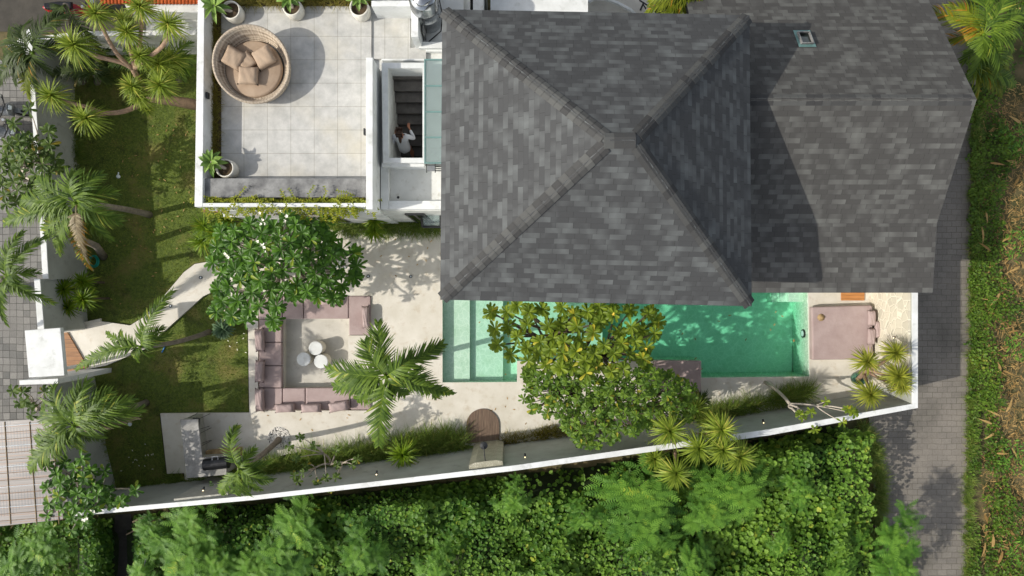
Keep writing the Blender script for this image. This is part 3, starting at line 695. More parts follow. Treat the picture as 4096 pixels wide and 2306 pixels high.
# window frame canopy low at front
mb = MB(); q = PP([(1683, 846), (1763, 846), (1763, 908), (1690, 908)], 2.0); 
for k in range(4):
    a, b = Vector((*q[k], 2.0)), Vector((*q[(k+1) % 4], 2.0)); mb.tube([a, b], .035, 4)
wf = mb.build('awning_window', M['dark'], V); mb = MB(); mb.prism(q, 1.985, 1.995); mb.build('pane', M['glass'], wf)
for (xa, xb) in ((1060, 1300), (1600, 1680)):
    a = P(xa, 838, 3.35); b = P(xb, 838, 3.35); yy = A.y if xa < 1300 else P(0, 840, 3.35).y
    mb = MB(); mb.box(a.x, b.x, yy-.05, yy-.003, .3, 2.6); wi = mb.build('window', M['dark'], V)
    mb = MB(); mb.box(a.x+.07, (a.x+b.x)/2-.04, yy-.056, yy-.051, .4, 2.5); mb.box((a.x+b.x)/2+.04, b.x-.07, yy-.056, yy-.051, .4, 2.5); mb.build('pane', M['darkglass'], wi)
# timber slats under the terrace corner
mb = MB()
for k in range(8):
    x = 812+13*k; mb.prism(PP([(x, 812), (x+7, 812), (x+7, 850), (x, 850)], 2.9), 2.8, 2.9)
mb.build('timber_slats', M['slat'], V)
mb = MB(); mb.prism(PP([(893, 838), (905, 812), (1290, 838), (1290, 872), (893, 872)][:1]+[(893, 868), (1300, 868), (1300, 838)], 1.6), 1.5, 1.6); mb.build('lower_ledge', M['white'], V)
# small fittings on the villa
mb = MB(); mb.rbox(P(835, 386, 3.7), .05, .15, .12); mb.build('wall_light', M['dark'], V)
mb = MB(); mb.rbox(P(1461, 531, 3.6), .04, .16, .12); mb.build('wall_light', M['dark'], V)
# ------------------------------------------------------------ neighbouring buildings
nb = thing('neighbour_building', 'bright white flat roof of the next building above the large shingle roof', 'building', P(2150, -40))
mb = MB(); mb.prism(PP([(1962, -200), (2352, -200), (2352, 130), (1962, 130)], 2.6), G, 2.6); mb.build('flat_roof', M['white'], nb)
mb = MB(); mb.prism(PP([(1892, -200), (1932, -200), (1932, 130), (1892, 130)], 3.3), G, 3.3); mb.prism(PP([(1840, -200), (1880, -200), (1880, 130), (1840, 130)], 3.0), G, 3.0)
mb.prism(PP([(1720, -200), (1838, -200), (1838, 140), (1720, 140)], 2.3), G, 2.3); mb.build('wall', M['offwhite'], nb)
nb = thing('neighbour_yard', 'grey concrete yard with a curved white kerb above the roof', 'yard', P(2460, 0))
mb = MB(); mb.prism(PP([(2353, -200), (2620, -200), (2620, 130), (2353, 130)], .2), G, .2); mb.build('yard_slab', M['padgrey'], nb)
mb = MB(); mb.tube([P(2353, 8, .35), P(2375, -4, .35), P(2420, -4, .35), P(2470, 14, .35), P(2520, 40, .35), P(2550, 70, .35)], .06, 6); mb.build('kerb', M['white'], nb)
f = thing('garden_tap', 'small black standpipe tap on the grey yard beside the roof edge', 'tap', P(2562, 40, .2))
mb = MB(); b = P(2562, 40, .2); mb.tube([b, b+Vector((0, 0, .5))], .03, 6); mb.tube([b+Vector((-.12, .1, .45)), b+Vector((.12, -.05, .45))], .025, 6); mb.tube([b+Vector((0, 0, .4)), b+Vector((.1, -.12, .35))], .02, 6); mb.build('pipe', M['dark'], f)
tr = thing('tiled_annex', 'neighbouring annex with orange clay roof tiles and pale walls above the dracaena', 'building', P(600, 20))
mb = MB()
for k in range(28):
    x = 410+14.2*k; a = P(x, 14, 1.9); b = P(x, -120, 2.6); mb.tube([a, b], .06, 6)
mb.build('tiled_roof', M['terra'], tr, smooth=True)
mb = MB(); mb.prism(PP([(497, 16), (792, 16), (792, 52), (510, 40)], 1.7), G, 1.7); mb.prism(PP([(585, 60), (792, 54), (792, 128), (585, 132)], 1.1), G, 1.1)
mb.prism(PP([(590, 132), (780, 128), (780, 170), (590, 150)], .5), G, .5); mb.build('wall', M['offwhite'], tr)
# water tank
tk = thing('water_tank', 'stainless steel upright water tank with a round lid behind the white wall', 'water tank', P(1718, 100, 3.16))
c = P(1718, 82, 3.2); mb = MB()
mb.lathe((c.x, c.y, 3.17), [(.33, 0), (.34, .05), (.34, .55), (.355, .58), (.34, .61), (.34, 1.0), (.355, 1.03), (.34, 1.06), (.34, 1.35), (.30, 1.42), (.24, 1.46), (.2, 1.47)], 32); mb.build('body', M['steel'], tk, smooth=True)
mb = MB(); mb.lathe((c.x, c.y, 4.63), [(.24, 0), (.245, .03), (.2, .06), (.1, .09), (.09, .1)], 28); ld = mb.build('lid', M['chrome'], tk, smooth=True)
mb = MB(); mb.tube([(c.x-.04, c.y-.05, 4.74), (c.x, c.y, 4.78), (c.x+.04, c.y+.05, 4.74)], .012, 6); mb.build('handle', M['dark'], ld)
mb = MB(); mb.tube([(c.x+.22, c.y+.12, 4.6), (c.x+.38, c.y+.02, 4.4), (c.x+.4, c.y-.1, 3.8), (c.x+.3, c.y-.3, 3.25), (c.x+.1, c.y-.45, 3.2), (c.x-.1, c.y-.62, 3.2)], .014, 6); mb.build('cable', M['rubber'], tk)
jb = thing('junction_box', 'grey equipment box on a black bracket below the glass canopy', 'box', P(1725, 675, 3.6))
mb = MB(); mb.rbox(P(1727, 676, 3.7), .19, .13, .12); mb.build('box', M['greypaint'], jb, bevel=.01)
mb = MB(); mb.tube([P(1699, 661, 3.75), P(1775, 661, 3.75)], .012, 5); mb.tube([P(1707, 657, 3.75), P(1707, 692, 3.75)], .012, 5); mb.tube([P(1741, 657, 3.75), P(1741, 692, 3.75)], .012, 5)
for y in (668, 676, 684): mb.tube([P(1741, y, 3.72), P(1775, y, 3.72)], .014, 5)
mb.build('bracket', M['dark'], jb)
# carport
cp = thing('carport', 'carport roof of translucent ribbed sheets on timber battens at the lower left corner', 'carport', P(100, 1900))
cps = [(-400, 1720), (0, 1686), (222, 1672), (252, 2078), (0, 2106), (-400, 2130)]
mb = MB(); mb.prism(PP(cps, 2.3), 2.28, 2.3); mb.build('roof_sheet', M['poly'], cp)
for x0, x1 in ((18, 42), (118, 146), (210, 236)):
    mb = MB(); mb.tube([P(x0, 1688, 2.31), P(x1, 2098, 2.31)], .012, 4); mb.build('batten', M['straw'], cp)
for k in range(15):
    y = 1706+27*k; mb = MB(); mb.tube([P(-400, y+34, 2.305), P(226+k*1.6, y-18, 2.305)], .008, 4); mb.build('purlin', M['tanbark'] if k % 3 else M['plastic'], cp)
for a in ((30, 1720), (200, 1710), (220, 2050), (40, 2070)):
    mb = MB(); mb.tube([P(*a, 2.28), Vector((*P(*a, 2.28).xy, G))], .05, 8); mb.build('post', M['greypaint'], cp)
# ------------------------------------------------------------ terrace furniture
def pillow_mb(sx, sy, sz, n=10):
    mb = MB(); vv = []; 
    def pt(i, j, s):
        u, v = -1+2*i/n, -1+2*j/n
        e = max(0, (1-u**4)*(1-v**4))**.5
        pin = 1-.10*(1-abs(u)**3)*abs(v)**3
        pin2 = 1-.10*(1-abs(v)**3)*abs(u)**3
        wr = .012*math.sin(9*u+4*v*s)*e
        return (u*sx/2*pin2, v*sy/2*pin, s*(sz/2*e+wr)+sz/2)
    g = [[pt(i, j, 1) for j in range(n+1)] for i in range(n+1)]; h = [[pt(i, j, -1) for j in range(n+1)] for i in range(n+1)]
    vv = [p for r in g for p in r]+[p for r in h for p in r]; N = (n+1)**2; fs = []
    for i in range(n):
        for j in range(n):
            a = i*(n+1)+j; fs.append((a, a+n+1, a+n+2, a+1)); fs.append((N+a, N+a+1, N+a+n+2, N+a+n+1))
    mb.idx(vv, fs); return mb
def pillow(name, label, loc, sx, sy, sz, rz, mat, rx=0, ry=0, group=None):
    mb = pillow_mb(sx, sy, sz); o = mb.build(name, mat, smooth=True)
    m = o.modifiers.new('weld', 'WELD'); m.merge_threshold = .002
    o.location = loc; o.rotation_euler = (rx, ry, rz); tag(o, label, 'pillow', group); return o
rb = thing('round_daybed', 'round wicker daybed with high back rim and taupe mattress on the tiled terrace', 'daybed', P(1010, 275, 3.3))
c = P(1046, 296, 3.3); N = 72; mb = MB(); rings = []
PH = R(118)
def rimh(a): return .42+.35*((1+math.cos(a-PH))/2)**.8
for (fr_, rr, dr) in ((0, .84, 0), (.5, .93, 0), (.92, .985, 0), (1, .975, 0), (1.0, .915, 0), (.92, .90, 0), (.5, .83, 1), (.3, .77, 1)):
    ring = []
    for k in range(N+1):
        a = 2*math.pi*k/N; h = rimh(a); z = h*fr_ if not dr else max(h*fr_, .30)
        sl = (h-.40)*.28*fr_
        ring.append((c.x+(rr+sl)*math.cos(a)*.90, c.y+(rr+sl)*math.sin(a)*.90, 3.3+.03+z))
    rings.append(ring)
uvs = [(k/N, j*.13) for j in range(8) for k in range(N+1)]
mb.idx([p for r in rings for p in r], [(j*(N+1)+k, j*(N+1)+k+1, (j+1)*(N+1)+k+1, (j+1)*(N+1)+k) for j in range(7) for k in range(N)], .5, uvs)
mb.build('basket', M['wicker'], rb, smooth=True)
mb = MB(); mb.lathe((c.x-.05, c.y+.0, 3.3), [(.66, .22), (.70, .26), (.715, .33), (.70, .40), (.66, .42), (.3, .43), (.01, .43)], 48); mb.build('mattress', M['taupe'], rb, smooth=True)
pillow('pillow', 'taupe cushion at the upper left of the round daybed', P(941, 236, 3.74), .54, .52, .24, R(-28), M['taupe'], R(6), R(12))
pillow('pillow', 'taupe cushion at the upper right of the round daybed', P(1066, 232, 3.74), .56, .52, .24, R(24), M['taupe'], R(8), R(-12))
pillow('pillow', 'square taupe cushion lying flat at the front of the round daybed', P(1000, 309, 3.74), .54, .48, .22, R(-3), M['taupe'])
pillow('pillow', 'small cushion mostly hidden between the three others on the round daybed', P(992, 254, 3.72), .46, .46, .16, R(45), M['taupe'])
# pots with agaves
def agave(name, parent, n, L, W, mat, z, tilt=(25, 70), c=(0, 0)):
    mb = MB(); rnd = random.Random(name+str(n)+str(L))
    for i in range(n):
        a = i*2.39996; e = R(tilt[0]+(tilt[1]-tilt[0])*(i/n)); 
        d = Vector((math.cos(a)*math.cos(e), math.sin(a)*math.cos(e), math.sin(e)))
        mb.leaf((c[0]+parent.location.x, c[1]+parent.location.y, z), d, L*(1-.35*i/n)*rnd.uniform(.9, 1.1), W, 1.2, .5, rnd.uniform(.1, .8), ((0, .5), (.3, .85), (.55, 1), (.8, .6), (1, .03)))
    return mb.build(name, mat, parent)
pots = [(930, 48, .24, .27, 870-930, 'white pot with a pale green agave in the upper left corner of the terrace', 13, .48, (-.36, .03)),
        (1172, 34, .235, .28, 0, 'white pot with a green agave at the middle of the grass planter', 13, .38, (-.03, .12)),
        (1440, 36, .24, .29, 0, 'white pot with a dark green agave beside the terrace step', 13, .34, (0, .15)),
        (906, 676, .235, .27, -40, 'white pot with a leaning agave next to the concrete bench', 16, .42, (-.28, .12))]
for (px, py, r, h, dx, lb, n, L, off) in pots:
    b = P(px, py, zf+h); b.z = zf
    t = thing('potted_agave', lb, 'potted plant', b, 'white pots with agaves on the terrace')
    mb = MB(); mb.lathe(b, [(r*.8, 0), (r*.97, .03), (r*1.02, h*.6), (r*.98, h+.12), (r*.86, h+.13), (r*.84, h+.02), (.01, h)], 28); mb.build('pot', M['pot'], t, smooth=True)
    mb = MB(); mb.disc((b.x, b.y, zf+h+.04), r*.86); mb.build('soil', M['soil'], t)
    mb = MB(); mb.tube([(b.x, b.y, zf+h), (b.x+off[0], b.y+off[1], zf+h+.28)], [.045, .035], 6); mb.build('stem', M['bark'], t)
    agave('leaves', t, n, L, .125, M['lf_agave'], zf+h+.26, (12, 68), off)
# ------------------------------------------------------------ person on the stairs
def skin_obj(name, verts, edges, mat, parent=None, sub=1, root=0):
    me = bpy.data.meshes.new(name); me.from_pydata([v[0] for v in verts], edges, []); me.materials.append(mat)
    o = bpy.data.objects.new(name, me); col.objects.link(o)
    if parent is not None: o.parent = parent
    sm = o.modifiers.new('skin', 'SKIN'); sm.use_smooth_shade = True
    for i, v in enumerate(verts):
        r_ = v[1]; sv = me.skin_vertices[0].data[i]; sv.radius = (r_, r_) if not isinstance(r_, tuple) else r_; sv.use_root = (i == root)
    ss = o.modifiers.new('sub', 'SUBSURF'); ss.levels = sub; ss.render_levels = sub
    return o
b = P(1612, 590, 2.2); b = Vector((-2.86, 3.80, 2.04-.18))
zs9 = 3.1-.18*7+.02; 
pr = thing('person', 'person with a brown ponytail in a loose white shirt climbing the dark stairs', 'person', (-2.86, 3.78, zs9))
V_ = [((0, -.02, .92), (.13, .10)), ((0, .06, 1.12), (.11, .085)), ((0, .12, 1.30), (.14, .09)), ((0, .14, 1.41), (.05, .05)), ((0, .16, 1.50), (.07, .085)), ((0, .175, 1.60), (.075, .09)), ((0, .165, 1.67), (.04, .05)),
      ((.09, -.03, .86), .085), ((.11, .0, .50), .058), ((.12, -.16, .08), .036), ((.12, -.06, .035), .034), ((.12, .04, .025), .026),
      ((-.09, .0, .86), .085), ((-.10, .26, .66), .058), ((-.10, .22, .26), .038), ((-.10, .32, .22), .032), ((-.10, .42, .205), .026),
      ((.17, .13, 1.34), .045), ((.31, .10, 1.16), .036), ((.20, .36, 1.22), .022), ((.18, .40, 1.23), (.034, .02)),
      ((-.17, .13, 1.34), .045), ((-.25, -.0, 1.10), .036), ((-.22, .22, 1.0), .022), ((-.21, .27, 1.0), (.034, .02))]
E_ = [(0, 1), (1, 2), (2, 3), (3, 4), (4, 5), (5, 6), (0, 7), (7, 8), (8, 9), (9, 10), (10, 11), (0, 12), (12, 13), (13, 14), (14, 15), (15, 16), (2, 17), (17, 18), (18, 19), (19, 20), (2, 21), (21, 22), (22, 23), (23, 24)]
for (hx, hy, hz, hi, sx) in ((.18, .40, 1.23, 20, -1), (-.21, .27, 1.0, 24, 1)):
    for q, (dx, ln) in enumerate(((-.027, .06), (-.009, .075), (.009, .07), (.027, .055))):
        k = len(V_); V_ += [((hx+dx, hy+.045, hz), .0085), ((hx+dx*1.1, hy+.045+ln*.55, hz-.01), .008), ((hx+dx*1.1, hy+.045+ln, hz-.03), .006)]; E_ += [(hi, k), (k, k+1), (k+1, k+2)]
    k = len(V_); V_ += [((hx+sx*.035, hy+.01, hz-.01), .011), ((hx+sx*.05, hy+.045, hz-.02), .008)]; E_ += [(hi, k), (k, k+1)]
V_ += [((0, .26, 1.585), .012), ((0, .235, 1.545), .03)]; E_ += [(5, len(V_)-2), (4, len(V_)-1)]
skin_obj('body', V_, E_, M['skin'], pr)
S_ = [((0, -.05, .74), (.23, .17)), ((0, -.01, .95), (.19, .15)), ((0, .07, 1.14), (.165, .12)), ((0, .12, 1.31), (.17, .105)), ((0, .14, 1.39), (.075, .065)),
      ((.18, .13, 1.345), .066), ((.32, .10, 1.155), .062), ((.24, .27, 1.20), .042), ((.215, .33, 1.215), .04), ((-.18, .13, 1.345), .066), ((-.265, -.01, 1.10), .06), ((-.24, .14, 1.03), .042), ((-.225, .19, 1.015), .04),
      ((.10, -.12, .66), (.10, .09)), ((-.12, -.10, .68), (.10, .08))]
skin_obj('shirt', S_, [(0, 1), (1, 2), (2, 3), (3, 4), (3, 5), (5, 6), (6, 7), (7, 8), (3, 9), (9, 10), (10, 11), (11, 12), (0, 13), (0, 14)], M['shirt'], pr)
skin_obj('hair', [((0, .165, 1.63), (.088, .10)), ((0, .10, 1.645), (.08, .075)), ((0, .05, 1.60), .03), ((.01, .0, 1.54), .045), ((.0, -.04, 1.45), .035), ((-.01, -.05, 1.36), .012), ((0, .20, 1.675), (.06, .06))], [(0, 1), (1, 2), (2, 3), (3, 4), (4, 5), (0, 6)], M['hair'], pr)
# ------------------------------------------------------------ sunken sofa
sf = thing('sunken_sofa', 'U shaped sunken lounge sofa with mauve seat cushions around the pale pit', 'sofa', P(1260, 1420, -.36))
def cush(mb, x0, y0, x1, y1, z0=.0, z1=.10):
    a, b = P(x0, y1, z1), P(x1, y0, z1); mb.box(a.x, b.x, a.y, b.y, z0, z1)
for q in ((1034, 1186, 1128, 1277), (1130, 1186, 1213, 1277), (1215, 1186, 1394, 1276), (1396, 1185, 1482, 1341),
          (1036, 1279, 1126, 1369), (1036, 1371, 1126, 1463), (1036, 1465, 1126, 1552), (1036, 1554, 1129, 1641), (1131, 1554, 1220, 1641), (1222, 1553, 1400, 1640), (1402, 1554, 1483, 1640)):
    mb = MB(); cush(mb, *q, -.12, .06); mb.build('seat_cushion', M['mauve'], sf, bevel=.03, smooth=False)
mb = MB()
for q in ((1034, 1186, 1128, 1641), (1128, 1186, 1482, 1278), (1396, 1278, 1482, 1341), (1128, 1553, 1482, 1641)):
    a, b = P(q[0], q[3], -.13), P(q[2]+(7 if q[0] == 1034 else 0), q[1], -.13); mb.box(a.x+.004*q[0]/1000, b.x, a.y+.003, b.y-.003*q[0]/1000, -.36, -.13+.002*(q[0] % 7))
mb.build('base', M['deck'], sf)
mb = MB(); a, b = P(1396, 1553, -.1), P(1484, 1342, -.1); mb.box(a.x, b.x, a.y, b.y, -.35, -.002); mb.build('stone_step', M['deck'], sf)
for (x, y, sx, sy, rz, lb) in ((1046, 1360, .27, .62, 3, 'upper mauve back pillow standing on the left run of the sunken sofa'), (1046, 1484, .27, .60, -2, 'middle mauve back pillow on the left run of the sunken sofa'), (1046, 1598, .26, .64, 2, 'mauve back pillow in the lower left corner of the sunken sofa'),
        (1146, 1630, .60, .24, 3, 'leftmost mauve pillow along the bottom run of the sunken sofa'), (1250, 1630, .62, .24, 2, 'middle mauve pillow along the bottom run of the sunken sofa'), (1360, 1624, .62, .26, 10, 'tilted mauve pillow at the right of the bottom run of the sunken sofa'),
        (1467, 1268, .2, .60, 3, 'mauve bolster pillow on the upper right arm of the sunken sofa'), (1322, 1206, .5, .24, -4, 'mauve pillow on the top run of the sunken sofa beside the tree'), (1466, 1568, .22, .5, 8, 'mauve pillow at the lower right end of the sunken sofa under the palm fronds')):
    pillow('pillow', lb, P(x, y, .07), sx*1.06, sy*1.18, .27, R(rz), M['mauve'])
for (x, y, lb) in ((1262, 1394, 'white round pouf table nearest the top of the three in the sunken lounge'), (1214, 1438, 'leftmost white round pouf table in the sunken lounge'), (1283, 1447, 'lower right white round pouf table in the sunken lounge')):
    b = P(x, y, .10); b.z = -.358; o = thing('side_table', lb, 'side table', b, 'white drum tables in the sunken lounge')
    mb = MB(); mb.lathe(b, [(.19, 0), (.205, .02), (.207, .40), (.19, .42)], 32); mb.build('drum', M['pot'], o, smooth=False)
    mb = MB(); mb.lathe((b.x, b.y, b.z+.423), [(.207, 0), (.212, .012), (.207, .03), (.19, .035)], 32); mb.build('tabletop', M['white'], o)
# ground lights
for (x, y, lb) in ((1473, 1106, 'ring shaped floor light beside the big frangipani on the deck'), (1643, 1107, 'ring shaped floor light nearest the pool villa roof'), (803, 1111, 'ring shaped path light close to the frangipani'), (682, 1225, 'ring shaped path light in the bend of the garden path')):
    b = P(x, y, .003); o = thing('floor_light', lb, 'light', b, 'ring floor lights'); mb = MB(); mb.lathe(b, [(.05, 0), (.05, .02), (.03, .022), (.03, .006)], 20); mb.build('ring', M['blackp'], o); mb = MB(); mb.disc((b.x, b.y, b.z+.012), .028); mb.build('lens', M['plastic'], o)
# wall spots
for (x, y, z, lb) in ((815, 1953, 1.9, 'small spotlight on the slate panel behind the bar'), (1507, 1889, 2.1, 'small spotlight on the grey wall beside the screwpine'), (2100, 1820, 2.0, 'small spotlight on the wall right of the outdoor shower'), (3052, 1683, 1.7, 'small spotlight on the wall right of the dracaenas'), (3577, 1350, 1.5, 'small spotlight on the flagstone wall beside the lounge bed')):
    b = P(x, y, z); dr_ = Vector((0, .08, -.04)) if x != 3577 else Vector((.07, 0, -.03)); yy = Vector((0, -.1, 0)) if x != 3577 else Vector((.1, 0, 0))
    o = thing('wall_spot', lb, 'light', b, 'spotlights along the garden wall')
    mb = MB(); mb.tube([b-dr_*.6, b+dr_*.4], .028, 10); mb.build('housing', M['dark'], o); mb = MB(); mb.ball(b-dr_*.6+Vector((0, -.01, .02)), .017, 8, 4); mb.build('lens', M['lamp'], o)
# ------------------------------------------------------------ poolside
b = P(3372, 1335, 0); bd = thing('pool_bed', 'wide mauve mattress daybed between the pool and the flagstone wall', 'daybed', P(3372, 1335, 0))
q = PP([(3247, 1229), (3490, 1222), (3494, 1438), (3250, 1441)], .34); mb = MB(); mb.prism(q, .12, .34); mb.build('mattress', M['mauve'], bd, bevel=.04)
q = PP([(3252, 1234), (3497, 1226), (3497, 1434), (3255, 1436)], .12); mb = MB(); mb.prism(q, .003, .12); mb.build('base', M['deck'], bd)
pillow('pillow', 'upper inner pillow at the head of the pool bed', P(3481, 1273, .35), .24, .50, .16, R(1), M['mauve']); pillow('pillow', 'lower inner pillow at the head of the pool bed', P(3480, 1346, .35), .24, .52, .16, R(-2), M['mauve'])
pillow('pillow', 'outer pillow leaning between the pool bed and the flagstone wall', P(3506, 1318, .35), .20, .56, .16, R(2), M['mauve'])
h = P(3285, 1271, .36); ht = thing('straw_hat', 'conical tan straw hat lying on the pool bed', 'hat', (h.x, h.y, .345)); mb = MB(); mb.lathe((h.x, h.y, .345), [(.11, 0), (.108, .008), (.06, .04), (.05, .07), (.02, .085)], 20); mb.build('hat', M['straw'], ht, smooth=True)
mb = MB(); mb.prism(PP([(3365, 1150), (3457, 1150), (3457, 1203), (3365, 1203)], .03), .004, .045); tag(mb.build('deck_board', M['teak']), 'small teak board platform beside the roof edge above the pool bed', 'platform')
lo = thing('pool_lounger', 'mauve square sun pad at the pool edge half under the frangipani leaves', 'lounger', P(2710, 1515, 0)); mb = MB(); mb.prism(PP([(2617, 1442), (2804, 1444), (2806, 1590), (2617, 1588)], .28), .08, .28); mb.build('mattress', M['mauve'], lo, bevel=.035)
mb = MB(); mb.prism(PP([(2620, 1446), (2801, 1448), (2803, 1586), (2620, 1584)], .08), .003, .08); mb.build('base', M['deck'], lo)
b = P(3216, 1335, -.35); pl_ = thing('pool_lamp', 'round black underwater lamp on the right pool wall', 'light', b); mb = MB(); mb.tube([b+Vector((.0, 0, 0)), b+Vector((-.05, 0, 0))], .13, 20); mb.build('housing', M['dark'], pl_); mb = MB(); mb.tube([b+Vector((-.051, 0, 0)), b+Vector((-.06, 0, 0))], .09, 20); mb.build('lens', M['plastic'], pl_)
# ------------------------------------------------------------ outdoor shower
ad = thing('shower_deck', 'arched weathered plank deck for the outdoor shower', 'platform', P(1931, 1700, 0)); pts = [(1866, 1775), (1998, 1767)]+[(1931+66*math.cos(R(a)), 1702-66*math.sin(R(a))) for a in range(0, 181, 12)]
mb = MB(); mb.prism(PP(pts, .03), .004, .04); mb.build('plank_deck', M['arch'], ad)
sw = thing('outdoor_shower', 'speckled stone shower panel with a black rain head against the garden wall', 'shower', P(1942, 1875, 0))
a, b = online(1877, 0), online(2012, 0); n_ = Vector((-(b-a).y, (b-a).x, 0)).normalized()
mb = MB(); f_ = lambda t, o: (a+(b-a)*t+n_*o); mb.prism([f_(0, .005).xy[:], f_(1, .005).xy[:], f_(1, .12).xy[:], f_(.8, .17).xy[:], f_(.2, .17).xy[:], f_(0, .12).xy[:]][::1], G, 2.5); mb.build('stone_panel', M['terrazzo'], sw)
m0 = f_(.5, .17); mb = MB(); mb.tube([Vector((m0.x, m0.y, 2.42)), Vector((m0.x-.01, m0.y+.02, 2.46)), Vector((m0.x-.05, m0.y+.38, 2.44))], .014, 8); mb.build('arm', M['dark'], sw)
mb = MB(); mb.lathe((m0.x-.05, m0.y+.40, 2.39), [(.10, 0), (.105, .01), (.10, .02), (.03, .035)], 24); mb.build('shower_head', M['dark'], sw)
# ------------------------------------------------------------ bar
br = thing('outdoor_bar', 'L shaped stone bar counter on the pale concrete pad', 'bar', P(760, 1780, 0)); zb = .95
mb = MB(); cp_ = [(720, 1679), (791, 1678), (809, 1831), (905, 1826), (906, 1900), (746, 1914)]; mb.prism(PP(cp_, zb), .88, zb); mb.build('countertop', M['marble'], br, bevel=.006)
mb = MB(); mb.prism(PP([(722, 1681), (752, 1680), (775, 1835), (900, 1829), (903, 1897), (748, 1911)], zb), 0, .878); mb.build('cabinet', M['slate'], br)
mb = MB(); mb.prism(PP([(822, 1806), (960, 1793), (960, 1826), (822, 1834)], .5), .3, .5); mb.build('timber_shelf', M['straw'], br)
def stool():
    t = thing('bar_stool', '', 'stool', (0, 0, 0), 'black wire bar stools at the counter')
    mb = MB(); mb.prism([(-.18, -.18), (.18, -.18), (.18, .18), (-.18, .18)], .62, .66); mb.build('seat', M['dark'], t, bevel=.02)
    for sx in (-1, 1):
        for sy in (-1, 1): mb = MB(); mb.tube([(sx*.16, sy*.16, .62), (sx*.19, sy*.19, 0)], .008, 6); mb.build('leg', M['dark'], t)
    mb = MB(); mb.tube([(.17, -.17, .64), (.2, -.18, .84), (.21, -.14, .9), (.21, .14, .9), (.2, .18, .84), (.17, .17, .64)], .010, 6); mb.build('backrest', M['dark'], t)
    return t
st = stool(); 
for i, (x, y, lb) in enumerate(((800, 1703, 'black wire bar stool at the top end of the counter'), (804, 1762, 'black wire bar stool at the middle of the counter'), (806, 1815, 'black wire bar stool next to the barbecue'))):
    b = P(x, y, .9); b.z = 0.002; b.x -= .30
    o = st if i == 0 else copy_tree(st)
    o.location = b; o.rotation_euler.z = R(-3); o['label'] = lb
bq = thing('barbecue', 'black cylindrical barbecue grill set into the stone counter', 'barbecue', P(875, 1865, zb))
a, b = P(818, 1860, 1.05), P(915, 1850, 1.05); mb = MB(); mb.tube([a, b], .17, 24); mb.build('drum', M['blackp'], bq, smooth=False)
mb = MB(); c_ = (a+b)/2+Vector((0, .17, .1)); u_ = (b-a).normalized()*.085; mb.tube([c_-u_-Vector((0, .05, 0)), c_-u_+Vector((0, .06, 0)), c_+u_+Vector((0, .06, 0)), c_+u_-Vector((0, .05, 0))], .011, 6); mb.build('handle', M['chrome'], bq)
# ------------------------------------------------------------ small things
b = P(380, 1046, G+.02); hs = thing('garden_hose', 'coiled teal garden hose lying on the lawn by the palm', 'hose', b); mb = MB(); pts = []
for i in range(150):
    a = i*.28; r_ = .15+.02*math.sin(i*.13); pts.append((b.x+r_*math.cos(a)*.9+.015*math.sin(i*.07), b.y+r_*1.1*math.sin(a), b.z+.03+.0006*i))
mb.tube(pts, .011, 5); mb.build('hose', M['hose'], hs)
b = P(477, 708, G+.02); o = thing('garden_ornament', 'small pale bulb shaped sprinkler lying on the upper lawn', 'sprinkler', b); mb = MB(); mb.ball(b+Vector((0, 0, .05)), .06, 12, 8); mb.tube([b+Vector((0, .05, .05)), b+Vector((0, .13, .04))], .02, 8); mb.build('bulb', M['plastic'], o, smooth=True)
b = P(520, 1698, G+.02); mb = MB(); mb.lathe(b, [(.06, 0), (.06, .02), (.01, .03)], 16); tag(mb.build('manhole_disc', M['plastic']), 'small pale disc in the lawn below the dried palm frond', 'lid')
b = P(653, 1400, G+.03); mb = MB(); mb.tube([b+Vector((-.04, -.08, 0)), b, b+Vector((.05, .09, .02))], .02, 6); tag(mb.build('blue_tie', M['blue']), 'bright blue strap lying under the palm by the path', 'strap')
b = P(3420, 1512, 0); gp = thing('glazed_pot', 'dark green glazed pot under the yellow dracaena', 'pot', (b.x, b.y, 0)); mb = MB(); mb.lathe((b.x, b.y, 0), [(.14, 0), (.2, .12), (.2, .26), (.17, .36), (.15, .36), (.13, .3)], 24); mb.build('pot', plain('green_glaze', '#2c4a40', '#4f7a66', 14, .2, 0), gp, smooth=True)
for (x, y, r_, lb) in ((1116, 1752, .34, 'round bed of white and dark pebbles at the foot of the palm near the bar'), (2186, 1528, .33, 'bed of white pebbles around the tree trunk by the pool')):
    mb = MB(); b = P(x, y, .004); rnd = random.Random(x)
    mb.disc((b.x, b.y, .003), r_, 24, .2)
    for i in range(520):
        a = rnd.uniform(0, 6.283); q = r_*math.sqrt(rnd.random())*.97; mb.ball((b.x+q*math.cos(a), b.y+q*math.sin(a), .015), rnd.uniform(.012, .024), 5, 3, .7, rnd.random())
    n = NT('pebbles'); c = n.mix(n.ramp(n.attr(), .15, .22), lin('#3b342c'), lin('#e4e0d8')); n.l(c, n.b.inputs['Base Color']); o = mb.build('pebble_bed', n.m, kind='stuff'); tag(o, lb, 'pebbles')
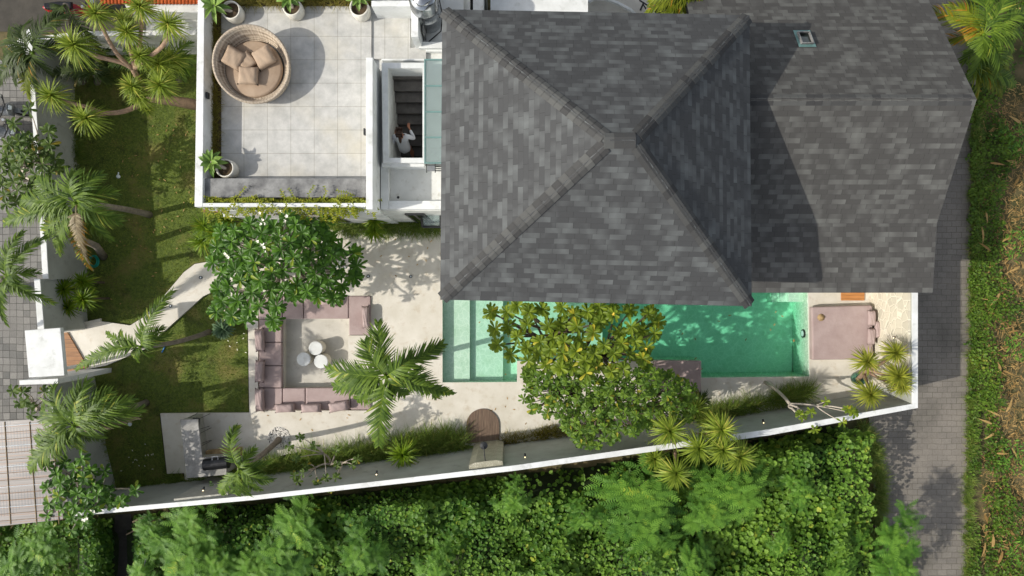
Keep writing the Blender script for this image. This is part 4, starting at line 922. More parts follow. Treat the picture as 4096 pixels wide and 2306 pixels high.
# scooters
def scooter(label, body, group=None):
    t = thing('motor_scooter', label, 'scooter', (0, 0, 0), group)
    def wheel(x):
        mb = MB(); N2 = 20; path = [(x+.2*math.cos(2*math.pi*k/N2), 0, .25+.2*math.sin(2*math.pi*k/N2)) for k in range(N2+1)]; mb.tube(path, .055, 8, cap=False); wl = mb.build('wheel', M['rubber'], t, smooth=True)
        mb = MB(); mb.tube([(x, -.03, .25), (x, .03, .25)], .15, 16); mb.build('rim', M['chrome'], wl)
    wheel(-.62); wheel(.64)
    mb = MB(); st_ = [(-.9, .04, .72), (-.75, .13, .74), (-.45, .17, .66), (-.15, .15, .55), (.05, .12, .42), (.25, .12, .36), (.42, .16, .6), (.52, .18, .85), (.60, .12, .95)]
    vv = []; 
    for (x, w_, z) in st_: vv += [(x, -w_, z-.26), (x, -w_*1.05, z-.1), (x, -w_*.6, z), (x, w_*.6, z), (x, w_*1.05, z-.1), (x, w_, z-.26)]
    fs = [(i*6+j, i*6+(j+1) % 6, (i+1)*6+(j+1) % 6, (i+1)*6+j) for i in range(8) for j in range(6)]+[(5, 4, 3, 2, 1, 0), tuple(48+j for j in range(6))]; mb.idx(vv, fs); mb.build('bodywork', body, t, bevel=.015)
    mb = MB(); vv = [(-.78, -.1, .75), (-.4, -.14, .72), (-.02, -.11, .68), (-.78, .1, .75), (-.4, .14, .72), (-.02, .11, .68), (-.8, -.07, .82), (-.4, -.1, .78), (-.05, -.08, .76), (-.8, .07, .82), (-.4, .1, .78), (-.05, .08, .76)]
    mb.idx(vv, [(0, 1, 7, 6), (1, 2, 8, 7), (3, 9, 10, 4), (4, 10, 11, 5), (6, 7, 10, 9), (7, 8, 11, 10), (0, 6, 9, 3), (2, 5, 11, 8)]); mb.build('seat', M['blackp'], t, bevel=.02)
    mb = MB(); mb.tube([(.48, -.33, 1.0), (.56, -.15, 1.02), (.58, 0, 1.0), (.56, .15, 1.02), (.48, .33, 1.0)], .022, 6); mb.build('handlebar', M['blackp'], t)
    for s in (-1, 1): mb = MB(); mb.tube([(.52, s*.2, 1.0), (.54, s*.26, 1.14)], .008, 5); mb.lathe((.54, s*.27, 1.12), [(.05, 0), (.055, .03), (.04, .06)], 12); mb.build('mirror', M['chrome'], t)
    mb = MB(); mb.tube([(.62, 0, .9), (.67, 0, .84)], [.07, .06], 12); mb.build('headlight', M['plastic'], t)
    mb = MB(); vv = [(.42, -.06, .5), (.64, -.07, .52), (.86, -.05, .40), (.42, .06, .5), (.64, .07, .52), (.86, .05, .40)]; mb.idx(vv, [(0, 1, 4, 3), (1, 2, 5, 4)]); mb.build('mudguard', body, t)
    return t
s1 = scooter('red and grey motor scooter parked on the driveway behind the dracaena', M['redpaint']); s1.location = P(352, 60, G+.02); s1.rotation_euler.z = R(4)
s2 = scooter('black and grey motor scooter parked on the street by the wall, upper one of two', M['greypaint'], 'motor scooters on the street'); s2.location = P(38, 455, G+.02); s2.rotation_euler.z = R(-4)
s3 = copy_tree(s2); s3.location = P(50, 540, G+.02); s3.rotation_euler.z = R(-10); s3['label'] = 'black and grey motor scooter parked nearer the left tree, lower one of two'
# dead stump and cable below the wall
ds = thing('dead_stump', 'sawn grey stump with dry branches below the garden wall', 'stump', P(620, 2110, G)); mb = MB(); mb.tube([P(675, 2055, .3), P(640, 2090, .7), P(612, 2122, 1.0)], [.10, .09, .085], 10); mb.build('trunk', M['deadwood'], ds)
for pts in (((640, 2080, .6), (580, 2095, .8), (560, 2110, .8), (505, 2140, .7)), ((600, 2095, .7), (570, 2070, .8), (530, 2090, .9)), ((590, 2085, .7), (565, 2120, .9))):
    mb = MB(); mb.tube([P(*p) for p in pts], [.05, .04, .03, .015][:len(pts)], 7); mb.build('branch', M['deadwood'], ds)
mb = MB(); mb.tube([P(618, 2125, 1.0), P(590, 2210, 1.1), P(560, 2330, 1.3)], .012, 5); tag(mb.build('guy_wire', M['greypaint']), 'thin grey wire running down from the dead stump', 'wire')
# ------------------------------------------------------------ vegetation
def branch(mb, a, b, r0, r1, sag=.0, n=5, seg=6):
    m = (a+b)/2+Vector((random.uniform(-.08, .08), random.uniform(-.08, .08), sag)); pts = bez(a, m, b, n); mb.tube(pts, [r0+(r1-r0)*i/n for i in range(n+1)], seg)
def rosette(mb, c, n, L, W, up=(5, 60), droop=.8, ax=None, tb=(.0, .8), yel=.03, st=None):
    a0 = random.uniform(0, 6.28); tl = Vector((random.gauss(0, .22), random.gauss(0, .22), 0))
    for i in range(n):
        a = a0+i*2.39996; q = i/n; e = R(up[0]+(up[1]-up[0])*q*q)
        d = Vector((math.cos(a)*math.cos(e), math.sin(a)*math.cos(e), math.sin(e)))+tl
        t = random.uniform(*tb)*(.55+.45*q) if random.random() > yel else .97
        k = dict(st=st) if st else {}
        mb.leaf(c, d, L*random.uniform(.78, 1.12)*(1-.3*q), W*random.uniform(.8, 1.15), droop, .22, t, **k)
def frangi(name, label, base, fork, tips, mat, L=.3, W=.1, n=13, flower=.2, fmat='petal', cat='tree', bark='bark', r0=.09, extra=None, up=(0, 60), nl=6):
    t = thing(name, label, cat, base)
    mb = MB(); br = MB()
    for p in tips: rosette(mb, p, random.randint(n-2, n+2), L, W, up)
    mb.build('foliage', M[mat], t)
    fork = Vector(fork); base = Vector(base)
    br.tube(bez(base, (base+fork)/2+Vector((.1, .05, 0)), fork, 5), [r0, r0*.95, r0*.9, r0*.85, r0*.8, r0*.75], 9)
    cs = random.sample(tips, min(nl, len(tips))); 
    hubs = [fork.lerp(Vector(c), .5)+Vector((0, 0, -.15)) for c in cs]
    for h in hubs: branch(br, fork, h, r0*.7, r0*.42, -.1)
    for p in tips:
        h = min(hubs, key=lambda q: (q-p).length); branch(br, h, p-Vector((0, 0, .02)), r0*.4, r0*.16, -.2, 5, 5)
    br.build('trunk', M[bark], t, smooth=True)
    if flower:
        for p in tips:
            if random.random() < flower:
                fb = MB()
                for _ in range(random.randint(2, 6) if fmat == 'petal' else 1):
                    c = p+Vector((random.gauss(0, .07), random.gauss(0, .07), random.uniform(.02, .12)))
                    for k in range(5):
                        a = k*1.2566+random.random(); d = Vector((math.cos(a), math.sin(a), .3)); s = Vector((-math.sin(a), math.cos(a), 0))*.016
                        fb.face([c, c+d*.02+s, c+d*.045, c+d*.02-s])
                fb.build('blossom', M[fmat], t)
    return t
def tips_in(poly, d, zt, drop, jit=.25, low=0):
    pts = poisson(poly, d); cx = sum(p[0] for p in pts)/len(pts); cy = sum(p[1] for p in pts)/len(pts)
    mx = max(math.hypot(p[0]-cx, p[1]-cy) for p in pts)
    out = [P(x, y, zt-drop*(math.hypot(x-cx, y-cy)/mx)**2+random.uniform(-jit, jit)) for x, y in pts]
    if low:
        for x, y in random.sample(pts, int(len(pts)*low)): out.append(P(x+random.uniform(-d, d)*.4, y+random.uniform(-d, d)*.4, zt-drop-.5+random.uniform(-.2, .2)))
    return out
S = 1.59
ov = lambda l: [(a*S, b*S) for a, b in l]
# big frangipani over the deck
poly = ov([(548, 590), (590, 560), (640, 556), (700, 548), (770, 548), (825, 562), (850, 600), (895, 640), (915, 690), (880, 712), (835, 735), (845, 755), (800, 752), (745, 735), (722, 770), (700, 815), (660, 800), (630, 815), (590, 820), (550, 800), (535, 760), (540, 700), (535, 650)])
frangi('frangipani_tree', 'big round frangipani with broad glossy green leaves and white blossoms over the deck', P(1080, 1110, 0), P(1085, 1090, 1.9), tips_in(poly, 43, 4.3, 1.2, .2, .75), 'lf_frangi', .30, .075, 16, .09, r0=.12, nl=9)
poly = ov([(1235, 775), (1300, 770), (1400, 765), (1500, 772), (1600, 772), (1650, 775), (1662, 830), (1650, 880), (1620, 915), (1560, 940), (1480, 950), (1420, 930), (1340, 910), (1280, 905), (1240, 890), (1225, 830)])
frangi('frangipani_tree', 'frangipani with yellow green leaves leaning over the pool', P(2330, 1500, 0), P(2320, 1420, 1.9), tips_in(poly, 46, 3.9, .9, .3, .4), 'lf_frangiy', .28, .08, 15, .07, 'yellow', bark='darkwood', r0=.11, nl=8)
poly = ov([(1325, 930), (1400, 915), (1480, 945), (1560, 945), (1620, 930), (1665, 925), (1700, 945), (1745, 970), (1755, 1020), (1740, 1060), (1650, 1070), (1610, 1090), (1560, 1100), (1520, 1120), (1470, 1130), (1420, 1090), (1400, 1050), (1340, 1035), (1310, 1000)])
frangi('leafy_tree', 'small leaved green tree between the pool edge and the garden wall', P(2440, 1660, 0), P(2400, 1640, 1.5), tips_in(poly, 24, 3.3, 1.0, .4, .4), 'lf_fine', .19, .065, 10, .015, bark='darkwood', r0=.06, up=(-10, 50), nl=22)
tl = [P(x/6.04, 380+y/6.04, 2.8+random.uniform(-.2, .2)) for x, y in ((700, 350), (340, 700), (770, 1120), (1170, 880), (1200, 1200), (450, 1130), (210, 1200), (500, 1350))]
tl += tips_in(ov([(0, 370), (60, 345), (130, 375), (150, 430), (110, 470), (60, 520), (0, 520)]), 34, 2.8, .8, .3, .2)
frangi('frangipani_tree', 'loose olive leaved tree at the left edge above the street wall', P(80, 720, G), P(85, 700, 1.2), tl, 'lf_dark', .27, .085, 11, 0, bark='bark', r0=.07, nl=8)
tl = tips_in([(200, 1880), (260, 1830), (330, 1860), (420, 1870), (440, 1960), (420, 2040), (330, 2080), (260, 2100), (200, 2060), (180, 1960)], 40, 2.9, .7, .25, .2)+[P(325, 1835, 3.1), P(543, 1962, 2.3), P(482, 2008, 2.4), P(455, 2022, 2.2), P(190, 2060, 2.3), P(210, 2110, 2.2), P(285, 2125, 2.2), P(340, 2095, 2.2), P(185, 1860, 2.6)]
frangi('frangipani_tree', 'dark green frangipani in the lower left corner beside the carport', P(330, 1985, G), P(320, 1975, 1.3), tl, 'lf_frangi', .26, .09, 12, .03, bark='bark', r0=.08, nl=8)
tl = [P(1024+x/1.883, 1536+y/1.883, z) for x, y, z in ((250, 470, 2.4), (330, 400, 2.3), (440, 465, 2.3), (600, 500, 2.1), (725, 610, 2.0), (765, 570, 2.1), (610, 610, 1.8), (300, 560, 2.2), (355, 670, 2.3), (460, 740, 2.2), (530, 710, 2.2), (605, 705, 2.2), (560, 790, 2.3), (290, 690, 2.2), (380, 610, 1.9), (315, 735, 2.1))]
frangi('frangipani_tree', 'sparse young frangipani with bare pale branches in front of the grass strip', P(1340, 1850, 0), P(1322, 1858, 1.0), tl, 'lf_dark', .17, .062, 8, 0, bark='bark', r0=.05, nl=5)
tl = [P(3072+x/1.883, 1536+y/1.883, z) for x, y, z in ((435, 135, 2.6), (240, 235, 2.5), (325, 215, 2.6), (600, 190, 2.5), (350, 345, 2.3), (650, 225, 2.4), (265, 250, 2.4), (560, 290, 2.4), (630, 205, 2.5))]
frangi('frangipani_tree', 'crooked leafless looking frangipani with few bronze rosettes over the right wall', P(3060, 1530, 0), P(3160, 1618, 1.8), tl, 'lf_frangiy', .18, .065, 9, 0, bark='bark', r0=.055, nl=4)
tl = [P(x/1.883, 1536+y/1.883, z) for x, y, z in ((95, 55, 2.4), (190, 130, 2.6), (235, 240, 2.5), (170, 60, 2.5), (225, 175, 2.2), (150, 150, 2.1), (330, 60, 2.1))]
frangi('frangipani_tree', 'small green frangipani behind the palm at the left street corner', P(150, 1640, G), P(140, 1630, 1.4), tl, 'lf_dark', .22, .075, 11, 0, bark='bark', r0=.05, nl=4)
# dracaenas
def head_mb(n, L, W, droop=1.2, up=(-35, 80), at=Vector((0, 0, 0)), lean=Vector((0, 0, 0))):
    mb = MB()
    for i in range(n):
        a = i*2.39996+random.uniform(-.2, .2); q = (i+.5)/n; e = R(up[0]+(up[1]-up[0])*q**1.2)
        d = Vector((math.cos(a)*math.cos(e), math.sin(a)*math.cos(e), math.sin(e)))+lean
        t = random.uniform(.05, .85) if random.random() > .06 else .98
        mb.strap(at+Vector((0, 0, .05*q)), d, L*random.uniform(.75, 1.12)*(1-.3*q), W*random.uniform(.8, 1.2), droop*random.uniform(.6, 1.3), 4, t, (.6, 1, .9, .55))
    return mb
def dracaena(name, label, base, limbs, heads, mat, L=.64, W=.029, n=135, cat='tree', bark='tanbark', lean=None):
    t = thing(name, label, cat, base); mb = MB()
    for pts, r0, r1 in limbs:
        pts = [P(*p) for p in pts]; m = len(pts)-1
        dense = []
        for i in range(m): dense += [pts[i].lerp(pts[i+1], k/3) for k in range(3)]
        dense.append(pts[-1]); k = len(dense)-1
        for _ in range(2): dense = [dense[0]]+[(dense[i-1]+dense[i]*2+dense[i+1])/4 for i in range(1, k)]+[dense[-1]]
        mb.tube(dense, [r0+(r1-r0)*i/k for i in range(k+1)], 9)
    mb.build('trunk', M[bark], t, smooth=True)
    for (x, y, z, s) in heads:
        p = P(x, y, z); h = head_mb(int(n*min(1, s+.1)), L*s, W*(.7+.3*s), at=p, lean=lean or Vector((0, 0, 0))); h.build('leaf_head', M[mat], t)
    return t
dracaena('dracaena_tree', 'large many headed dragon tree with curving pale trunks above the upper lawn', P(780, 420, G),
    [([(782, 420, .1), (700, 405, .9), (640, 400, 1.3), (595, 395, 1.5)], .17, .10), ([(610, 398, 1.4), (567, 355, 1.8), (545, 300, 2.1), (530, 275, 2.3)], .09, .07),
     ([(530, 275, 2.3), (490, 250, 2.5), (400, 232, 2.8), (340, 208, 2.9), (308, 190, 3.0)], .065, .045), ([(530, 275, 2.3), (480, 235, 2.6), (430, 160, 3.0), (394, 70, 3.3)], .06, .045),
     ([(535, 272, 2.3), (525, 220, 2.5), (516, 180, 2.7), (515, 140, 2.9)], .055, .04), ([(540, 270, 2.3), (560, 180, 2.7), (564, 120, 2.9), (565, 45, 3.1)], .055, .045),
     ([(540, 272, 2.3), (600, 225, 2.6), (650, 190, 2.9), (676, 140, 3.0), (680, 110, 3.1)], .06, .045), ([(535, 275, 2.3), (560, 240, 2.5)], .05, .04),
     ([(600, 400, 1.4), (540, 430, 1.6), (490, 450, 1.8), (430, 455, 1.9), (400, 450, 2.0), (340, 425, 2.2), (260, 410, 2.4), (216, 392, 2.5)], .075, .045), ([(420, 456, 1.9), (405, 462, 1.95), (360, 475, 2.1)], .05, .04)],
    [(390, 58, 3.4, 1), (565, 32, 3.2, 1.05), (678, 100, 3.2, 1.0), (514, 132, 3.0, 1.05), (302, 185, 3.1, 1.35), (565, 228, 2.7, .85), (640, 262, 2.2, 1.1), (535, 350, 2.2, 1.0), (560, 390, 2.0, .9), (646, 345, 2.3, 1.1), (212, 387, 2.6, 1.15), (350, 477, 2.3, 1.2), (590, 440, 1.5, .55), (690, 240, 1.9, 1.0), (500, 80, 2.6, .8)], 'lf_drac', .60)
dracaena('dracaena_tree', 'cluster of spiky dragon tree heads leaning over the garden wall into the thicket', P(2770, 1720, 0),
    [([(2770, 1700, 0), (2760, 1740, 1.2), (2710, 1790, 2.0), (2690, 1760, 2.6)], .09, .05), ([(2700, 1800, 2.0), (2702, 1850, 2.4), (2702, 1885, 2.6)], .05, .04), ([(2760, 1740, 1.4), (2790, 1785, 2.6)], .06, .04), ([(2760, 1740, 1.4), (2850, 1740, 2.2), (2885, 1720, 2.9)], .06, .04), ([(2850, 1745, 2.2), (2890, 1795, 2.7)], .05, .04), ([(2850, 1745, 2.2), (2960, 1820, 2.5)], .05, .04), ([(2750, 1745, 1.4), (2618, 1832, 2.2)], .05, .035)],
    [(2675, 1722, 3.1, 1.15), (2701, 1892, 2.7, 1.1), (2791, 1791, 2.8, 1.1), (2882, 1717, 3.0, 1.1), (2887, 1798, 2.9, 1.1), (2955, 1825, 2.5, 1.15), (2776, 1635, 2.2, 1.0), (2616, 1833, 2.2, .95), (2840, 1690, 2.3, .9)], 'lf_drac', .64, .031)
dracaena('dracaena_tree', 'yellow green dragon tree with five heads in the corner by the flagstone wall', P(3440, 1530, 0),
    [([(3430, 1520, .3), (3450, 1500, 1.0), (3470, 1475, 1.4)], .07, .06), ([(3470, 1475, 1.4), (3464, 1450, 2.0)], .05, .04), ([(3470, 1478, 1.4), (3530, 1455, 1.8), (3578, 1415, 2.2)], .05, .04), ([(3470, 1478, 1.4), (3530, 1500, 1.8), (3590, 1506, 2.1)], .05, .04), ([(3455, 1495, 1.1), (3470, 1540, 1.8), (3476, 1572, 2.2)], .05, .04), ([(3470, 1490, 1.3), (3550, 1530, 1.8), (3603, 1541, 2.1)], .045, .035)],
    [(3464, 1446, 2.2, .95), (3578, 1411, 2.3, .9), (3590, 1505, 2.2, 1.0), (3476, 1578, 2.3, .98), (3603, 1543, 2.1, .8)], 'lf_dracy', .60, .031)
# screwpine shrubs
def shrub(name, label, heads, mat, L=.5, W=.035, n=90, cat='shrub', group=None):
    x, y, z, s = heads[0]; b = P(x, y, z); b.z = 0; t = thing(name, label, cat, b, group)
    mb = MB()
    for (x, y, z, s) in heads: p = P(x, y, z); mb.tube([Vector((p.x, p.y, G)), p], .035, 6)
    mb.build('stem', M['darkwood'], t)
    for (x, y, z, s) in heads: head_mb(n, L*s, W, at=P(x, y, z), up=(-20, 82), droop=1.0).build('leaf_head', M[mat], t)
shrub('screwpine', 'spiky screwpine against the white villa front right of the big frangipani', [(1500, 885, 1.0, .9), (1496, 925, .8, 1.0)], 'lf_pand')
shrub('screwpine', 'bright green spiky shrub left of the big frangipani under the terrace corner', [(822, 906, 1.5, 1.1), (816, 968, 1.3, 1.15), (870, 935, 1.6, 1.1), (905, 880, 1.2, 1.0)], 'lf_pand', .58)
shrub('screwpine', 'twin dark spiky shrub at the left lawn edge below the hose', [(262, 1158, 1.0, .95), (339, 1197, 1.1, 1.05), (275, 1230, .8, .9), (335, 1130, .9, .9)], 'lf_pand', .52, .04)
shrub('screwpine', 'single bright spiky shrub in the grass strip in front of the wall', [(1613, 1817, 1.2, 1.15)], 'lf_pand', .60, .038, 120)
shrub('dark_fern', 'shaded spiky shrub behind the dragon trees at the lounger', [(2800, 1600, .9, .9)], 'lf_palmd', .5)
b = P(893, 1318, .2); t = thing('blue_agave', 'blue green rosette agave on the lawn below the big frangipani', 'agave', (b.x, b.y, 0)); agave('leaves', t, 40, .42, .085, M['lf_aloe'], .25, (5, 75))
# palms
def frond_mb(p0, p1, p2, n=40, L=.5, W=.034, wind=Vector((0, 0, 0)), droop=1.0, dry=0, asym=1.0, t0=0.0):
    mb = MB(); N_ = n; rach = bez(Vector(p0), Vector(p1), Vector(p2), N_)
    mb.tube(rach[::4]+([rach[-1]] if N_ % 4 else []), [.02-.017*i/(len(rach[::4])) for i in range(len(rach[::4])+(1 if N_ % 4 else 0))], 5, .85)
    for i in range(int(N_*.14), N_+1):
        q = i/N_; tg = (rach[min(i+1, N_)]-rach[i-1]).normalized(); sd = tg.cross(Vector((0, 0, 1)))
        if sd.length < .05: continue
        sd.normalize(); upv = sd.cross(tg)
        ll = L*(.45+.55*math.sin(math.pi*min(1, .12+q*.80)))*(1 if q < .85 else .8)
        for s in (-1, 1):
            if random.random() < .04: continue
            fa = R(28+34*q+random.uniform(-8, 8)); d = sd*s*math.cos(fa)+tg*math.sin(fa)+upv*random.uniform(.05, .35)+wind
            t = t0+random.uniform(.0, .8)*(1-t0)
            if random.random() < .03+dry: t = .98
            mb.strap(rach[i]+Vector((0, 0, .004)), d, ll*random.uniform(.85, 1.1)*(asym if s > 0 else 1), W*random.uniform(.8, 1.2), droop*random.uniform(.6, 1.5), 4, t, (.7, 1, .85, .5))
    return mb
def palm(name, label, base, crown, fronds, mat='lf_palm', L=.5, W=.036, r0=.09, rise=.5, group=None, trunk='palmbark', wind=(0, 0, 0), shaft=True, bend=None):
    b = P(*base); c = P(*crown); t = thing(name, label, 'palm tree', b, group); mb = MB()
    m = (b+c)/2+Vector((0, 0, -.15)) if bend is None else P(*bend); pts = bez(b, m, c, 10); mb.tube(pts, [r0*1.25]+[r0*(1-.03*i) for i in range(10)], 10); mb.build('trunk', M[trunk], t, smooth=True)
    if shaft:
        d = (c-pts[-2]).normalized(); mb = MB(); mb.tube([c-d*.45, c-d*.2, c+d*.1], [r0*.85, r0*.8, r0*.35], 10, .3); mb.build('crownshaft', M['lf_pand'], t, smooth=True)
    for f in fronds:
        x, y, dz = f[:3]; k = f[3] if len(f) > 3 else {}
        e = P(x, y, crown[2]+dz); mid = (c+e)/2+Vector((0, 0, k.get('rise', rise)))
        if 'mid' in k: mm = P(k['mid'][0], k['mid'][1], crown[2]+k.get('rise', rise)); mid = mm
        ln = (e-c).length; n_ = int(max(22, ln*30))
        frond_mb(c, mid, e, n_, k.get('L', L), W, Vector(k.get('wind', wind)), k.get('droop', 1.0), k.get('dry', 0), 1.0, k.get('t0', 0)).build('frond', M[k.get('mat', mat)], t)
    return t
palm('palm_tree', 'palm with wide green fronds standing on the deck between the lounge and the pool', (1566, 1462, 0), (1545, 1508, 5.0),
    [(1512, 1295, -.2), (1768, 1378, -.6), (1312, 1478, -.5), (1516, 1778, -.5), (1745, 1590, -.9, dict(mid=(1680, 1480))), (1340, 1548, -.8), (1460, 1370, .1), (1650, 1430, 0), (1620, 1580, -.7), (1430, 1600, -.9), (1815, 1575, -1.3, dict(mid=(1740, 1560), L=.3))], L=.52, W=.04)
palm('palm_tree', 'wind bent palm leaning over the bar from the pebble bed', (1115, 1760, 0), (958, 1878, 3.3),
    [(948, 1705, -.2, dict(mid=(890, 1770), L=.36)), (1020, 1790, -.5), (1088, 1920, -.4), (950, 1980, -.7), (885, 1975, -.8), (1040, 1960, -.8), (1075, 1850, -.8), (1000, 1985, -1.0)], L=.36, W=.034, r0=.085, bend=(1040, 1835, 1.4), wind=(.1, -.1, 0))
palm('palm_tree', 'small palm over the garden path with one tall upright frond', (838, 1328, 0), (565, 1388, 2.9),
    [(688, 1168, -.1, dict(mid=(560, 1290), L=.4)), (305, 1478, -.5, dict(mid=(430, 1380))), (682, 1335, -.5), (555, 1445, -.7, dict(L=.25)), (650, 1310, -.3), (425, 1330, -.6, dict(L=.25)), (480, 1330, -.3, dict(L=.3)), (610, 1420, -.8, dict(L=.3))], L=.38, W=.034, r0=.075, bend=(705, 1380, 1.2), trunk='palmbark')
palm('palm_tree', 'big palm over the street wall with drooping fronds and a curved grey trunk', (598, 860, G), (305, 815, 3.6),
    [(20, 892, -.7), (235, 1010, -.9, dict(t0=.3)), (355, 1068, -1.6, dict(dry=.5, mat='lf_palmy')), (478, 888, -.5), (458, 772, -.3), (150, 720, -.2), (90, 800, -.3), (300, 690, .2), (400, 700, 0), (370, 1075, -2.0, dict(mat='lf_dry', L=.3, mid=(290, 960))), (180, 950, -.9), (440, 960, -1.2)], L=.5, W=.038, bend=(470, 825, 1.5))
b = P(415, 1030, G); mb = MB(); mb.tube([P(415, 1028, G), P(385, 985, 1.0), P(310, 950, 2.0)], [.12, .1, .08], 10); o = mb.build('palm_stump', M['palmbark'], smooth=True); tag(o, 'leaning brown palm trunk beside the coiled hose', 'trunk')
palm('palm_tree', 'ragged palm at the far left edge over the paved street', (-60, 1180, G), (25, 1105, 3.6),
    [(178, 952, -.2), (212, 1212, -.7), (90, 930, 0), (-80, 950, 0), (-90, 1150, -.4), (28, 1300, -1.0), (110, 1180, -.4), (150, 1090, -.3), (-20, 1330, -1.1)], L=.34, W=.036)
palm('palm_tree', 'broad bushy palm between the carport and the lower lawn', (586, 1612, G), (300, 1705, 3.3),
    [(120, 1880, -.6), (560, 1640, -.4), (520, 1600, -.1), (212, 1550, 0), (345, 1530, .1), (400, 1755, -.7), (548, 1672, -.8, dict(mat='lf_dry', L=.3)), (170, 1640, -.2), (440, 1570, 0), (150, 1770, -.5), (330, 1800, -.9), (230, 1830, -.8)], L=.52, W=.04, bend=(450, 1655, 1.5))
palm('areca_palm', 'golden green areca palm showing above the top edge of the big roof', (2760, -120, 0), (2730, -40, 3.4),
    [(2600, 10, -.5), (2640, 80, -.8), (2690, 75, -.7), (2740, 85, -.8), (2800, 60, -.7), (2590, 50, -.8), (2850, 20, -.6), (2660, -20, 0), (2780, 80, -.9), (2700, 20, -.3)], 'lf_palmy', .4, .04)
palm('coconut_palm', 'golden and green coconut palm beside the right edge of the shingle roof', (3990, 130, 0), (3935, 140, 3.4),
    [(3685, 45, -.6, dict(mat='lf_palmy', dry=.3)), (3775, 165, -.8, dict(dry=.3, mat='lf_palmy')), (3870, 330, -.8), (4050, 190, -.4), (4100, 40, -.2), (3900, -30, 0), (3800, 20, -.3, dict(mat='lf_palmy')), (3990, 300, -.8), (4080, 130, -.3), (3850, 250, -.6), (4030, -60, .1)], 'lf_palm', .5, .036)
palm('coconut_palm', 'palm with one broad striped frond just below the golden palm on the right', (3900, 330, 0), (3875, 285, 2.2),
    [(4058, 338, -.4, dict(L=.5)), (4005, 372, -.8, dict(mat='lf_palmy')), (3960, 190, 0), (3905, 385, -.9, dict(mat='lf_palmy')), (4040, 220, -.2), (4030, 265, -.4, dict(mat='lf_palmy'))], 'lf_palm', .5, .036)
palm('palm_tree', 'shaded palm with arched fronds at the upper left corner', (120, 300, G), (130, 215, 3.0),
    [(250, 60, .1), (300, 190, -.5), (20, 240, -.4), (60, 330, -.7), (150, 370, -.8), (30, 150, -.1), (200, 300, -.6), (100, 100, 0), (120, 400, -1.1, dict(mat='lf_palmy')), (0, 330, -.9)], 'lf_palmd', .5, .036)
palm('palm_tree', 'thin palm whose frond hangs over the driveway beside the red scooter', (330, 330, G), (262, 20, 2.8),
    [(222, 160, -1.2, dict(mid=(215, 30), mat='lf_palmd', L=.42)), (420, 240, -1.0, dict(mid=(330, 130)))], 'lf_palmd', .4, .034, shaft=False)
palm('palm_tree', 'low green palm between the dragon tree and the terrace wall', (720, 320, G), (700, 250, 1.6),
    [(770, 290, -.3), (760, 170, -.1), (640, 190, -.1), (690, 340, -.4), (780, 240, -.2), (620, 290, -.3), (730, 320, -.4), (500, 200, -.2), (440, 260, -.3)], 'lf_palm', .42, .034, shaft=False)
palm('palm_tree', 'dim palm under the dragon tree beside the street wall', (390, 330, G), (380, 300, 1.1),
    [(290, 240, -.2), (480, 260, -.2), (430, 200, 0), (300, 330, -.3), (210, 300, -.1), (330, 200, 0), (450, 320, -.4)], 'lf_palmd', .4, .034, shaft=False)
# tall grass
def grass_strip(name, label, line, n, width, h=(.35, .6), mat='lf_grass', lean=Vector((0, .25, 0)), z=G, W=.016, zmap=None):
    mb = MB(); line = [P(x, y, z) for x, y in line]; seg = [(line[i+1]-line[i]).length for i in range(len(line)-1)]; tot = sum(seg)
    nc = max(3, int(n/26))
    cl = []
    for _ in range(nc):
        r_ = random.uniform(0, tot); i = 0
        while r_ > seg[i] and i < len(seg)-1: r_ -= seg[i]; i += 1
        cl.append((line[i].lerp(line[i+1], r_/seg[i])+Vector((random.uniform(-.5, .5)*width*.5, random.uniform(-.5, .5)*width, 0)), random.uniform(.75, 1.15)))
    for p, s in cl:
        for k in range(26):
            a = random.uniform(0, 6.283); e = R(random.uniform(35, 85)); d = Vector((math.cos(a)*math.cos(e), math.sin(a)*math.cos(e), math.sin(e)))+lean
            mb.strap(p+Vector((random.gauss(0, .05), random.gauss(0, .05), 0)), d, random.uniform(*h)*s*1.25, W, random.uniform(.8, 2.2), 4, random.uniform(0, .9) if random.random() > .05 else .98, (1, .9, .7, .4))
    return tag(mb.build(name, M[mat], kind='stuff'), label, 'grass')
grass_strip('tall_grass', 'feathery green grass strip along the garden wall from the bar to the shower deck', [(930, 1925), (1050, 1900), (1200, 1868), (1400, 1838), (1600, 1800), (1860, 1770)], 7500, .45, (.4, .75))
grass_strip('tall_grass', 'short dry grass strip between the shower deck and the leafy tree', [(2000, 1770), (2150, 1745), (2300, 1722), (2450, 1700)], 2200, .25, (.25, .4), 'lf_grassy')
grass_strip('tall_grass', 'dark green grass strip between the pool deck and the right wall', [(2800, 1668), (2950, 1642), (3080, 1612), (3160, 1590), (3230, 1565)], 2600, .16, (.35, .65))
grass_strip('tall_grass', 'lush green grass against the white front wall of the villa', [(1330, 903), (1450, 906), (1600, 908), (1765, 908)], 2600, .2, (.3, .5), lean=Vector((.1, -.25, 0)))
grass_strip('tall_grass', 'dark grass at the foot of the street side garden wall', [(290, 420), (300, 650), (310, 800), (330, 900)], 2600, .45, (.3, .5), 'lf_grass', Vector((.2, 0, 0)))
grass_strip('tall_grass', 'grass fringe between the lower lawn and the grey wall', [(380, 1990), (480, 1975), (600, 1955), (700, 1935), (900, 1925)], 2200, .3, (.25, .45))
grass_strip('tall_grass', 'dark grass along the lower left garden wall', [(375, 1560), (385, 1700), (400, 1850), (410, 1960)], 1800, .3, (.3, .45), 'lf_grass', Vector((.2, 0, 0)))
grass_strip('planter_grass', 'brownish grass in the long planter at the left side of the terrace', [(862, 60), (862, 300), (862, 500), (862, 690)], 2000, .05, (.15, .28), 'lf_grassy', Vector((0, 0, 0)), zf, .012)
